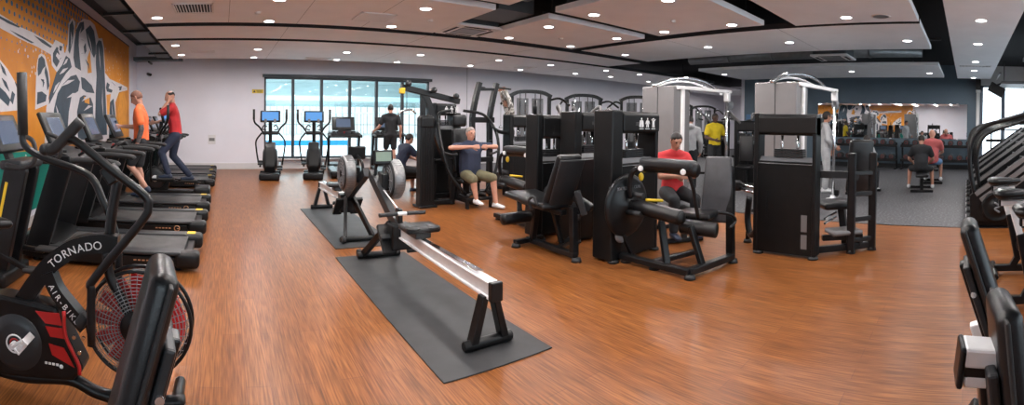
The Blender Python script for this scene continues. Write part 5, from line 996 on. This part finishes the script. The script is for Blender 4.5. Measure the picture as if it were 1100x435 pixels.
# adjustable benches close to the camera
def adj_bench(loc, rotz, tilt, label, h0=0.62, bracket=-1, pl=0.74, tube=False):
    """backrest long axis goes up from (0,0,h0) leaning towards +y by tilt; pad faces -y"""
    o = thing('adjustable_bench', label, 'bench', loc, rotz)
    q = rx(-tilt); up = q @ V((0, 0, 1)); nrm = q @ V((0, -1, 0)); base = V((0, 0, h0))
    p = B(); p.box((0, 0, 0), (0.27, 0.075, pl), bev=0.035, seg=5, smooth=True)
    for v in p.bm.verts: v.co.x *= (1.0 - 0.20 * max(0, v.co.z) / (pl / 2))
    bmesh.ops.transform(p.bm, matrix=MX.Translation(base + up * (pl / 2)) @ q.to_4x4(), verts=p.bm.verts); pad = p.build('backrest', 'vinyl', o)
    p = B(); p.box((0, 0, 0), (0.275, 0.012, pl * 0.96), bev=0.005, seg=2); bmesh.ops.transform(p.bm, matrix=MX.Translation(base + up * (pl / 2) - nrm * 0.012) @ q.to_4x4(), verts=p.bm.verts); p.build('seam_piping', 'rubberpad', pad)
    B().box(base + up * (pl * 0.42) - nrm * 0.055, (0.20, 0.03, pl * 0.72), q, bev=0.008).build('backing_plate', 'dgrey', o)
    B().box(base + up * (pl * 0.42) - nrm * 0.072, (0.07, 0.03, pl * 0.72), q, bev=0.008).build('backrest_beam', 'black', o)
    for k in (0.22, 0.62): B().cyl(base + up * (pl * k) - nrm * 0.06 + V((0.105, 0, 0)), base + up * (pl * k) - nrm * 0.06 + V((-0.105, 0, 0)), 0.012, n=10).build('bolt', 'chrome', o)
    B().box((0, -0.30, 0.46), (0.30, 0.36, 0.08), rx(0.1), bev=0.036, seg=4, smooth=True).build('seat', 'vinyl', o)
    B().bar((0, -0.5, 0.40), (0, 0.18, 0.40), 0.08, 0.06, 0.01).build('seat_beam', 'black', o)
    B().bar((0, -0.42, 0.40), (0, -0.5, 0.05), 0.07, 0.07, 0.01).build('front_leg', 'black', o); B().bar((0, 0.16, 0.42), (0, 0.42, 0.05), 0.07, 0.07, 0.01).build('rear_leg', 'black', o)
    for y in (-0.5, 0.42): B().bar((-0.26, y, 0.04), (0.26, y, 0.04), 0.07, 0.07, 0.012).build('foot_bar', 'black', o)
    B().bar((0, 0.08, 0.42), base + up * 0.3 - nrm * 0.1, 0.05, 0.05, 0.008).build('adjustment_strut', 'alu', o)
    B().bar((0, 0.0, 0.42), base + up * 0.05 - nrm * 0.06, 0.07, 0.07, 0.008).build('hinge', 'black', o)
    return o
adj_bench((-0.345, 1.16, 0), R(-80), 0.27, 'black adjustable bench with upright back pad, close in front of the air bike', h0=0.50, pl=0.76)
adj_bench((2.02, -0.24, 0), 0, 0.33, 'black adjustable bench with leaning back pad, right of the wood floor beside the spin bikes', h0=0.52, pl=0.72)
# spin bikes
def spin_bike(loc, rotz, label, zs=1.02, group='spin bikes on the right'):
    o = thing('spin_bike', label, 'exercise bike', loc, rotz, group)
    s = B(); s.hull(((-0.085, -0.06, zs), (0.065, 0.075, 0.038)), ((0.085, -0.06, zs), (0.065, 0.075, 0.038)), ((0, 0.20, zs + 0.005), (0.026, 0.04, 0.03))); s = s.build('saddle', 'vinyl', o)
    B().hull(((-0.07, -0.05, zs - 0.035), (0.05, 0.06, 0.015)), ((0.07, -0.05, zs - 0.035), (0.05, 0.06, 0.015)), ((0, 0.18, zs - 0.03), (0.02, 0.03, 0.012))).build('saddle_base', 'dgrey', s)
    sl = B(); sl.box((0, 0.05, zs - 0.085), (0.06, 0.24, 0.05), bev=0.008); sl = sl.build('seat_slider', 'alu', o); B().box((0, -0.075, zs - 0.085), (0.064, 0.02, 0.054), bev=0.006).build('end_cap', 'black', sl)
    B().bar((0, 0.03, zs - 0.1), (0, 0.14, 0.55), 0.05, 0.06, 0.01).build('seat_post', 'alu', o)
    B().bar((0, 0.12, 0.66), (0, 0.22, 0.18), 0.08, 0.09, 0.015).build('seat_tube', 'black', o); B().bar((0, 0.14, 0.55), (0, 0.72, 0.72), 0.07, 0.10, 0.015).build('top_tube', 'black', o)
    B().bar((0, 0.68, 0.95), (0, 0.80, 0.35), 0.06, 0.08, 0.015).build('head_tube', 'black', o)
    B().bar((0, -0.05, 0.07), (0, 1.05, 0.07), 0.07, 0.07, 0.01).build('base_beam', 'black', o); B().bar((0, 0.22, 0.2), (0, 0.15, 0.08), 0.07, 0.07).build('rear_stay', 'black', o)
    for s_ in (-1, 1): B().bar((s_ * 0.06, 0.80, 0.38), (s_ * 0.06, 0.98, 0.08), 0.02, 0.05, 0.006).build('fork', 'black', o)
    for y in (-0.05, 1.05): B().cyl((-0.26, y, 0.04), (0.26, y, 0.04), 0.038, bev=0.01).build('foot_bar', 'black', o)
    fw = B().lathe([(0, 0.02), (0.05, 0.025), (0.17, 0.015), (0.19, 0.025), (0.23, 0.025), (0.235, 0.0), (0.23, -0.025), (0.19, -0.025), (0, -0.02)], (0, 0.80, 0.36), (1, 0, 0), 36).build('flywheel', 'grey', o)
    B().lathe([(0, 0.03), (0.10, 0.03), (0.115, 0.0), (0, -0.02)], (0.06, 0.30, 0.34), (1, 0, 0), 26).build('crank_guard', 'plastic', o); B().box((0.055, 0.55, 0.35), (0.04, 0.55, 0.13), bev=0.018).build('belt_guard', 'plastic', o)
    for s_ in (-1, 1): B().bar((s_ * 0.10, 0.30, 0.34), (s_ * 0.11, 0.36, 0.34 + s_ * 0.15), 0.02, 0.03).build('crank', 'alu', o); B().box((s_ * 0.16, 0.36, 0.34 + s_ * 0.15), (0.09, 0.1, 0.03), bev=0.008).build('pedal', 'black', o)
    B().cyl((-0.1, 0.3, 0.34), (0.1, 0.3, 0.34), 0.02).build('axle', 'black', o); B().cyl((-0.07, 0.80, 0.36), (0.07, 0.80, 0.36), 0.02).build('flywheel_axle', 'black', o)
    B().bar((0, 0.68, 0.93), (0, 0.66, 1.10), 0.045, 0.05, 0.01).build('handlebar_post', 'alu', o)
    h = B(); h.tube([(-0.20, 0.95, 1.16), (-0.20, 0.68, 1.12), (0.20, 0.68, 1.12), (0.20, 0.95, 1.16)], 0.018, sub=6); h.build('handlebar', 'rubberpad', o)
    B().box((0, 0.74, 1.17), (0.12, 0.03, 0.09), rx(-0.6), bev=0.01).build('console', 'plastic', o)
    return o
sp = spin_bike((5.2, -0.37, 0), R(180), 'black spin bike with its saddle just below the stair climber, farthest of the row')
dup(sp, (4.22, -0.38, 0), label='black spin bike second from the stair climber')
dup(sp, (3.35, -0.47, 0), label='black spin bike third from the stair climber, saddle cut by the right edge')
# steel-tipped seat close to the camera
so = adj_bench((1.30, -0.175, 0), R(6), 0.10, 'black padded bench with a black-capped square steel tube, cut by the lower right corner', h0=0.44, pl=0.70)
so.name = 'tube_backed_bench'
tb = B(); tb.box((0, 0.115, 0.990), (0.09, 0.125, 0.052), rx(0.12), bev=0.008); tb.box((0, 0.115, 0.928), (0.085, 0.125, 0.034), rx(0.12), bev=0.008); tb = tb.build('steel_tube', 'alu', so)
B().box((0, 0.184, 0.970), (0.098, 0.018, 0.108), rx(0.12), bev=0.008).build('end_cap', 'black', tb); B().box((0, 0.115, 0.955), (0.082, 0.12, 0.03), rx(0.12)).build('groove', 'black', tb)
# stair climbers
def climber(loc, rotz, label):
    o = thing('stair_climber', label, 'stair climber', loc, rotz, 'stair climbers in a row by the window')
    for s in (-1, 1):
        x = s * 0.36
        b = B(); b.prism([(-0.04, 0.10), (-0.06, 0.52), (0.05, 0.60), (0.95, 1.27), (1.45, 1.64), (1.66, 1.60), (1.66, 0.10)], 'x', x - 0.03, x + 0.03, 0.015); sd = b.build('side_panel', 'black', o)
        b = B()
        for k, (d0, L0, L1) in enumerate(((0.0, 0.02, 1.50), (0.15, 0.10, 1.55), (0.30, 0.18, 1.60))):
            b.bar((x + s * 0.034, L0 + 0.02, 0.52 - d0 + L0 * 0.74), (x + s * 0.034, L1, 0.52 - d0 + L1 * 0.74), 0.012, 0.075, 0.004) 
        b.build('side_stripe', 'lgrey', sd)
        w_ = B().lathe([(0, 0.05), (0.10, 0.05), (0.12, 0.03), (0.19, 0.03), (0.21, 0.045), (0.24, 0.035), (0.25, 0.0), (0, 0)], (x + s * 0.03, 0.38, 0.34), (s, 0, 0), 32).build('wheel', 'plastic', o)
        b = B(); b.tube([(x + s * 0.082, 0.34, 0.42), (x + s * 0.084, 0.42, 0.36), (x + s * 0.084, 0.35, 0.32), (x + s * 0.082, 0.42, 0.26)], 0.018, n=6); b.build('wheel_emblem', 'grey', w_)
        B().tube([(x, 0.02, 0.55), (x, -0.05, 0.90), (x, -0.06, 1.22), (x, 0.03, 1.50), (x, 0.25, 1.66), (x, 0.6, 1.76), (x, 1.05, 1.90), (x, 1.45, 1.98)], 0.034, n=12, sub=6).build('handrail', 'black', o)
        B().tube([(x - s * 0.1, 0.10, 0.62), (x - s * 0.1, 0.06, 1.15), (x - s * 0.1, 0.14, 1.42), (x - s * 0.1, 0.34, 1.56), (x - s * 0.1, 0.9, 1.74), (x - s * 0.1, 1.45, 1.90)], 0.026, n=10, sub=6).build('inner_rail', 'black', o)
        B().bar((x, 1.45, 1.7), (x, 1.45, 2.0), 0.06, 0.08, 0.01).build('rail_post', 'black', o)
    for k in range(7): B().box((0, 0.10 + k * 0.21, 0.36 + k * 0.185), (0.62, 0.26, 0.05), bev=0.01).build('step', 'dgrey', o)
    B().box((0, 0.8, 0.10), (0.62, 1.5, 0.18), bev=0.02).build('base', 'plastic', o)
    for x in (-0.36, 0.36): B().cyl((x, -0.10, 0.05), (x, 0.06, 0.05), 0.05).build('front_foot', 'rubberpad', o); B().cyl((x, -0.115, 0.05), (x, -0.10, 0.05), 0.035).build('foot_cap', 'alu', o)
    for x in (-0.36, 0.36): B().cyl((x, 1.6, 0.0), (x, 1.6, 0.12), 0.05).build('rear_foot', 'rubberpad', o)
    c = B().box((0, 1.50, 2.02), (0.74, 0.10, 0.44), rx(-0.3), bev=0.03, seg=3).build('console', 'plastic', o); B().box((0, 1.445, 2.04), (0.5, 0.02, 0.28), rx(-0.3)).build('screen', 'screen', c)
    return o
cl = climber((7.95, -0.12, 0), R(180), 'black stair climber with curved handrails, nearest to the spin bikes')
for i, (x, n_) in enumerate(((9.3, 'second'), (10.65, 'third'), (12.0, 'fourth'), (13.35, 'fifth'))): dup(cl, (x, -0.12, 0), label='black stair climber, %s along the row from the spin bikes towards the window' % n_)
wb = thing('wall_bar', 'dark exercise frame standing in front of the bright window', 'exercise frame', (17.2, -1.6, 0))
for y in (-0.9, 0.7): B().bar((0, y, 0), (0, y, 1.6), 0.06, 0.06, 0.01).build('post', 'black', wb)
B().bar((0, -1.2, 1.15), (0, 0.9, 1.15), 0.07, 0.10, 0.01).build('crossbar', 'black', wb); B().bar((0, -0.9, 1.55), (0, 0.7, 1.55), 0.05, 0.05, 0.01).build('top_bar', 'black', wb)
for y in (-0.9, 0.7): B().bar((-0.4, y, 0.04), (0.4, y, 0.04), 0.08, 0.08, 0.01).build('foot', 'black', wb)

# ------------------------------------------------------------------ people
def bake(b, name, m, parent, vox, smooth=3):
    o = b.build('tmp', m); md = o.modifiers.new('r', 'REMESH'); md.mode = 'VOXEL'; md.voxel_size = vox; md.use_smooth_shade = True
    me = bpy.data.meshes.new_from_object(o.evaluated_get(bpy.context.evaluated_depsgraph_get()))
    bm = bmesh.new(); bm.from_mesh(me)
    for _ in range(smooth): bmesh.ops.smooth_vert(bm, verts=bm.verts, factor=0.5, use_axis_x=True, use_axis_y=True, use_axis_z=True)
    for f in bm.faces: f.smooth = True
    bm.to_mesh(me); bm.free(); me.name = name; me.materials.clear(); me.materials.append(M[m])
    old = o.data; bpy.data.objects.remove(o); bpy.data.meshes.remove(old)
    n = bpy.data.objects.new(name, me); COL.objects.link(n); n.parent = parent; return n
STAND = dict(pelvis=(0, 0, .94), waist=(0, 0, 1.08), chest=(0, 0.01, 1.29), neck=(0, -.01, 1.47), head=(0, .02, 1.635), shR=(.19, 0, 1.41), shL=(-.19, 0, 1.41),
    elR=(.25, -.03, 1.13), wrR=(.25, .10, .90), elL=(-.25, -.03, 1.13), wrL=(-.25, .10, .90), hipR=(.09, 0, .90), hipL=(-.09, 0, .90),
    knR=(.10, .03, .49), anR=(.10, -.01, .09), knL=(-.10, .03, .49), anL=(-.10, -.01, .09))
SIT = dict(pelvis=(0, 0, .56), waist=(0, -.01, .70), chest=(0, .0, .91), neck=(0, -.01, 1.09), head=(0, .02, 1.255), shR=(.19, 0, 1.03), shL=(-.19, 0, 1.03),
    elR=(.26, .05, .77), wrR=(.22, .28, .68), elL=(-.26, .05, .77), wrL=(-.22, .28, .68), hipR=(.10, .02, .54), hipL=(-.10, .02, .54),
    knR=(.15, .43, .50), anR=(.15, .42, .09), knL=(-.15, .43, .50), anL=(-.15, .42, .09))
def person(label, loc, rotz, H, base, J, top, bottom, skin='skin', hair='hair', sleeve=0.55, legs=0.85, shoes='bshoe', yaw=0.0, pitch=0.0, fat=1.0, curl=0.6, hairtype='short', extras=None, hood=False):
    o = thing('person', label, 'person', loc, rotz); k = H / 1.75
    j = dict(base); j.update(J); P = {n: V(v) * k for n, v in j.items()}
    r = lambda x: x * k
    b = B()
    def torso(b, g, f=1.0):
        pel, wa, ch = P['pelvis'], P['waist'], P['chest']
        E = lambda c, a, d, h: (c, (r(a) * f + g, r(d) * f + g, r(h) + g))
        b.hull(E(pel, .155, .115, .09), E(wa, .14 * (0.5 + 0.5 * fat), .11 * fat, .08)); b.hull(E(wa, .14 * (0.5 + 0.5 * fat), .11 * fat, .08), E(ch, .158, .118, .11))
        b.hull(E(ch, .158, .118, .11), (P['shR'], r(.058) + g), (P['shL'], r(.058) + g)); b.hull((P['shR'], r(.055) + g), (P['shL'], r(.055) + g), (P['neck'], r(.055) + g))
    torso(b, 0, fat)
    q = MX.Rotation(yaw, 3, 'Z') @ rx(pitch); hd = P['head']; hp = lambda x, y, z: hd + q @ (V((x, y, z)) * k)
    b.hull((P['neck'], r(.056)), (hp(0, -.02, -.07), r(.052)))
    t = B(); t.ball((0, -.008, .02), (.076, .095, .098), n=3); bm = t.bm
    b.ball(hp(0, -.008, .02), (r(.076), r(.095), r(.098)), q, n=3)
    b.hull((hp(0, .035, -.06), r(.042)), (hp(0, .055, -.085), r(.024)), (hp(.038, .0, -.05), r(.03)), (hp(-.038, .0, -.05), r(.03)), (hp(0, .03, .03), r(.06)))
    b.hull((hp(0, .088, .018), r(.009)), (hp(0, .108, -.022), r(.013)), (hp(.012, .092, -.026), r(.010)), (hp(-.012, .092, -.026), r(.010)))
    b.hull((hp(.042, .076, .034), r(.012)), (hp(-.042, .076, .034), r(.012)))
    b.hull((hp(-.02, .084, -.055), r(.011)), (hp(.02, .084, -.055), r(.011)))
    for s in (-1, 1): b.hull((hp(s * .078, -.005, .02), (r(.009), r(.018), r(.022))), (hp(s * .076, .0, -.022), r(.010)))
    t.bm.free()
    for S in 'RL':
        sg = 1 if S == 'R' else -1
        sh, el, wr = P['sh' + S], P['el' + S], P['wr' + S]
        b.hull((sh, r(.056)), (sh.lerp(el, .5), r(.05))); b.hull((sh.lerp(el, .5), r(.05)), (el, r(.041))); b.hull((el, r(.041)), (el.lerp(wr, .3), r(.043))); b.hull((el.lerp(wr, .3), r(.043)), (wr, r(.028)))
        f = (wr - el).normalized(); inn = V((-sg, 0.2, 0)); n = (inn - f * inn.dot(f)).normalized() if abs(f.x) < .95 else V((0, 0, -1)); s_ = f.cross(n)
        if s_.y < 0: s_ = -s_
        b.hull((wr, r(.026)), (wr + f * r(.075) + s_ * r(.028), r(.016)), (wr + f * r(.075) - s_ * r(.028), r(.015)), (wr + f * r(.03) + s_ * r(.03), r(.016)))
        for i, ln in enumerate((.070, .078, .072, .056)):
            a0 = wr + f * r(.085) + s_ * r(.031 - .0205 * i); c1 = curl * 0.8; c2 = curl * 1.9
            a1 = a0 + (f * cos(c1) + n * sin(c1)) * r(ln * .55); a2 = a1 + (f * cos(c2) + n * sin(c2)) * r(ln * .5)
            b.hull((a0, r(.0095)), (a1, r(.0088))); b.hull((a1, r(.0088)), (a2, r(.0075)))
        a0 = wr + f * r(.03) + s_ * r(.036); a1 = a0 + (f * .6 + s_ * .6 + n * .45).normalized() * r(.038); a2 = a1 + (f * .85 + s_ * .1 + n * .5).normalized() * r(.032)
        b.hull((a0, r(.013)), (a1, r(.011))); b.hull((a1, r(.011)), (a2, r(.009)))
        hi, kn, an = P['hip' + S], P['kn' + S], P['an' + S]
        b.hull((hi, r(.088)), (hi.lerp(kn, .5), r(.075))); b.hull((hi.lerp(kn, .5), r(.075)), (kn, r(.054))); dirb = (kn - an).normalized()
        b.hull((kn, r(.054)), (kn.lerp(an, .32) - V((0, r(.012), 0)), r(.056))); b.hull((kn.lerp(an, .32) - V((0, r(.012), 0)), r(.056)), (an, r(.036)))
        td = j.get('toe' + S, (0, 1, 0)); td = V(td).normalized()
        b.hull((an - V((0, 0, r(.045))), r(.035)), (an + td * r(.12) - V((0, 0, r(.06))), r(.028)))
    body = bake(b, 'body', skin, o, 0.0085 * k)
    # clothing
    b = B(); g = 0.016; torso(b, g, fat)
    for S in 'RL':
        sh, el, wr = P['sh' + S], P['el' + S], P['wr' + S]
        if sleeve <= 1: b.hull((sh, r(.058) + g), (sh.lerp(el, sleeve), r(.055) + g + .006))
        else: b.hull((sh, r(.058) + g), (el, r(.046) + g)); b.hull((el, r(.046) + g), (el.lerp(wr, .94), r(.034) + g))
    if hood: b.hull((P['neck'] + V((0, -r(.07), r(.02))), (r(.11), r(.06), r(.07))), (P['neck'] + V((0, -r(.03), -r(.02))), (r(.10), r(.07), r(.05))))
    bake(b, 'hoodie' if hood else ('shirt' if sleeve <= 1 else 'sweatshirt'), top, o, 0.011)
    b = B(); g = 0.02; E = lambda c, a, d, h: (c, (r(a) + g, r(d) + g, r(h) + g))
    b.hull(E(P['pelvis'], .152, .113, .08), (P['hipR'], r(.088) + g), (P['hipL'], r(.088) + g))
    for S in 'RL':
        hi, kn, an = P['hip' + S], P['kn' + S], P['an' + S]
        if legs < 1: b.hull((hi, r(.09) + g), (hi.lerp(kn, legs), r(.068) + g))
        else: b.hull((hi, r(.09) + g), (kn, r(.058) + g)); b.hull((kn, r(.058) + g), (kn.lerp(an, .92), r(.046) + g))
    bake(b, 'trousers' if legs >= 1 else 'shorts', bottom, o, 0.012)
    for S in 'RL':
        an = P['an' + S]; td = V(j.get('toe' + S, (0, 1, 0))).normalized(); z = V((0, 0, 1)); b = B()
        b.hull((an - z * r(.03) - td * r(.02), r(.05)), (an - z * r(.055) - td * r(.03), (r(.04), r(.05), r(.032)))); b.hull((an - z * r(.04), r(.046)), (an - z * r(.055) + td * r(.155), (r(.045), r(.045), r(.030))), (an - z * r(.055) - td * r(.045), (r(.036), r(.036), r(.03))))
        sh_ = b.build('shoe', shoes, o)
    # hair
    if hairtype:
        t = bmesh.new(); bmesh.ops.create_icosphere(t, subdivisions=3, radius=1.0)
        for v in t.verts: v.co = V((v.co.x * .0795, v.co.y * .0985 - .010, v.co.z * .1015 + .022))
        lim = {'short': (-.05, .05), 'receding': (-.005, .02), 'long': (-.075, .05)}[hairtype]
        dele = [v for v in t.verts if v.co.z < lim[0] + max(0, v.co.y + .03) * 1.05 + (0.12 if (hairtype == 'receding' and v.co.y > lim[1]) else 0) or (hairtype == 'receding' and v.co.z > .085 and v.co.y > -.07)]
        bmesh.ops.delete(t, geom=dele, context='VERTS')
        t.transform(MX.Translation(hd) @ (q.to_4x4() @ MX.Scale(k, 4))); me = bpy.data.meshes.new('hair'); 
        for f in t.faces: f.smooth = True
        t.to_mesh(me); t.free(); me.materials.append(M[hair]); ho = bpy.data.objects.new('hair', me); COL.objects.link(ho); ho.parent = o
        sd = ho.modifiers.new('s', 'SOLIDIFY'); sd.thickness = 0.006; sd.offset = 0
    for s in (-1, 1): B().ball(hp(s * .031, .081, .016), r(.0105), n=2).build('eye', 'eye', o)
    B().hull((hp(-.02, .094, -.056), (r(.004), r(.004), r(.003))), (hp(.02, .094, -.056), (r(.004), r(.004), r(.003)))).build('mouth', 'lip', o)
    if extras: extras(o, P, k)
    return o
def tattoo(o, P, k):
    b = B(); el, wr, sh = P['elL'], P['wrL'], P['shL']
    b.hull((sh.lerp(el, .72), .048 * k), (el, .0445 * k)); b.hull((el, .0445 * k), (el.lerp(wr, .3), .0455 * k)); b.hull((el.lerp(wr, .3), .0455 * k), (el.lerp(wr, .8), .035 * k)); bake(b, 'tattoo_sleeve', 'ink', o, 0.009)
person('man in an orange T-shirt and black shorts walking on a treadmill, looking at his phone', (-1.45, 8.34, 0.195), R(90), 1.93, STAND,
    dict(head=(0, .075, 1.615), neck=(0, .02, 1.465), shL=(-.19, .02, 1.40), shR=(.19, .02, 1.40), elL=(-.25, -.05, 1.12), wrL=(-.24, .03, .87), elR=(.22, .06, 1.14), wrR=(.10, .36, 1.16),
         knL=(-.10, .17, .53), anL=(-.10, -.10, .18), toeL=(0, .85, -.5), knR=(.10, .06, .49), anR=(.10, .0, .09)), 'orange', 'blackc', hair='ginger', hairtype='short', pitch=-0.5, extras=tattoo, sleeve=.62)
ph = tag(B().box((0, 0, 0), (0.075, 0.012, 0.15), rx(0.5), bev=0.005).build('phone', 'black', loc=(-1.96, 8.45, 1.51)), 'black phone held up by the man in the orange T-shirt', 'phone')
person('man in red T-shirt and dark trousers on an elliptical trainer, hand at his head', (-1.05, 9.95, 0.30), R(90), 1.92, STAND,
    dict(pelvis=(0, -.05, .90), waist=(0, -.04, 1.05), chest=(0, 0, 1.27), head=(0, .06, 1.61), neck=(0, .01, 1.45), shL=(-.19, 0, 1.40), shR=(.19, 0, 1.40), elL=(-.27, .22, 1.28), wrL=(-.13, .08, 1.52), elR=(.25, .12, 1.16), wrR=(.22, .38, 1.12), hipL=(-.09, -.05, .87), hipR=(.09, -.05, .87),
         knL=(-.17, .20, .55), anL=(-.22, .06, .155), knR=(.15, .02, .47), anR=(.22, -.32, .07)), 'redc', 'navyc', legs=2, hair='hair', hairtype='receding', pitch=-0.35, curl=.9, sleeve=.75, shoes='bshoe')
person('man in black T-shirt and shorts from behind, on a treadmill at the pool window', (4.80, 12.98, 0.195), R(-8), 1.86, STAND,
    dict(elL=(-.30, .06, 1.14), wrL=(-.40, .26, 1.02), elR=(.27, -.06, 1.12), wrR=(.29, .04, .86), knL=(-.1, .12, .5), anL=(-.1, -.02, .1)), 'blackc', 'blackc', hairtype='short', sleeve=.6, legs=.8)
low2 = low_bench((3.85, 9.62, 0), R(-80), 'low black bench under the young man in navy, behind the lat pulldown column'); low2['group'] = 'benches in the back area'
person('young man in a navy T-shirt sitting bent forward behind the lat pulldown column', (3.79, 9.62, -0.03), R(-80), 1.76, SIT,
    dict(chest=(0, .10, .90), neck=(0, .16, 1.06), head=(0, .23, 1.20), shR=(.19, .13, 1.02), shL=(-.19, .13, 1.02), elR=(.22, .30, .82), wrR=(.10, .48, .74), elL=(-.22, .30, .82), wrL=(-.10, .48, .74)), 'navyc', 'blackc', pitch=-0.4, hair='hair', sleeve=.6, legs=.9)
person('grey-haired man in a navy T-shirt and khaki shorts on the chest press, arms folded out', (4.50, 7.80, 0.0), R(180), 1.89, SIT,
    dict(head=(0, .01, 1.25), elR=(.46, .12, 1.02), wrR=(.15, .33, 1.04), elL=(-.46, .12, 1.02), wrL=(-.15, .33, 1.04), knR=(.19, .44, .50), anR=(.13, .44, .17), knL=(-.20, .45, .50), anL=(-.22, .50, .09), toeL=(-.25, 1, 0)), 'navyc', 'olive', hair='ghair', fat=1.22, legs=.95, shoes='shoe', sleeve=.6, curl=.8)
person('person in a pale camouflage top reaching up to the chin-up handles', (6.50, 9.40, 0.40), R(70), 1.78, STAND,
    dict(elR=(.26, .06, 1.62), wrR=(.20, .16, 1.88), elL=(-.26, .06, 1.62), wrL=(-.20, .16, 1.88), head=(0, .05, 1.62)), 'camo', 'blackc', skin='skin2', sleeve=2, legs=2, curl=1.2, hairtype='short', yaw=-0.6)
person('dark-haired man in a red T-shirt sitting behind the leg curl pad, looking down', (5.5, 3.92, 0.06), R(148), 1.80, SIT,
    dict(chest=(0, .05, .91), neck=(0, .06, 1.09), head=(0, .11, 1.25), elR=(.25, .18, .78), wrR=(.10, .38, .80), elL=(-.25, .18, .78), wrL=(-.10, .38, .80)), 'redc', 'blackc', skin='skin2', pitch=-0.42, sleeve=.62, legs=2, curl=1.0)
rb = low_bench((5.5, 3.92, 0), R(148), 'low black bench under the man in the red T-shirt behind the leg curl'); rb['group'] = 'benches in the back area'
tag(B().hull(((0, 0, 0), (.07, .05, .04)), ((.05, .02, -.02), (.05, .04, .03))).build('towel', 'wht', loc=(5.29, 3.66, 0.98)), 'crumpled white towel held by the seated man in the red T-shirt', 'towel')
person('person in a grey hooded top standing behind the left chrome pole, turned away', (9.25, 6.12, 0), R(-55), 1.80, STAND, dict(head=(0, .06, 1.61)), 'greyc', 'blackc', sleeve=2, legs=2, hood=True, hairtype='short', pitch=-0.2)
person('man in a yellow T-shirt standing beyond the chrome pole', (11.25, 6.62, 0), R(150), 1.88, STAND, dict(elR=(.28, .05, 1.14), wrR=(.14, .26, 1.08), elL=(-.29, 0, 1.14), wrL=(-.3, .12, .9)), 'yellowc', 'blackc', skin='skin3', sleeve=.62, legs=.85, hairtype='short')
person('person in a pale grey tracksuit standing beside the pole of the right functional trainer', (10.85, 3.32, 0), R(-160), 1.93, STAND, dict(elR=(.25, .03, 1.14), wrR=(.2, .2, 1.0)), 'greyc', 'greyc', skin='skin2', sleeve=2, legs=2, hairtype='long', shoes='shoe', yaw=0.3)
lb3 = low_bench((11.05, 2.42, 0), R(-100), 'low black bench behind the abductor machine backrest'); lb3['group'] = 'benches facing the mirror'
person('person in grey top and black trousers sitting on a bench behind the abductor machine', (11.05, 2.42, 0), R(-100), 1.78, SIT, dict(chest=(0, .08, .9), neck=(0, .11, 1.08), head=(0, .15, 1.24)), 'greyc', 'blackc', legs=2, sleeve=.6, hairtype='short', shoes='shoe', pitch=-.3)
person('man in a black T-shirt sitting with his back to the room before the mirror', (11.95, 1.14, 0), R(-84), 1.80, SIT, dict(chest=(0, .06, .9), neck=(0, .08, 1.08), head=(0, .12, 1.23), knR=(.27, .40, .5), knL=(-.27, .4, .5), anR=(.30, .36, .09), anL=(-.30, .36, .09), elR=(.3, .16, .76), wrR=(.22, .36, .66), elL=(-.3, .16, .76), wrL=(-.22, .36, .66)), 'blackc', 'blackc', sleeve=.6, legs=.8, shoes='shoe', fat=1.1, pitch=-.35)
person('balding man in a faded red T-shirt and blue shorts sitting before the mirror', (13.55, 0.98, 0.02), R(-84), 1.95, SIT, dict(chest=(0, .07, .9), neck=(0, .1, 1.08), head=(0, .15, 1.235), knR=(.24, .42, .5), anR=(.25, .36, .09), elR=(.28, .2, .78), wrR=(.2, .4, .7)), 'pink', 'bluec', hairtype=None, sleeve=.6, legs=.8, shoes='shoe', fat=1.1, pitch=-.3)
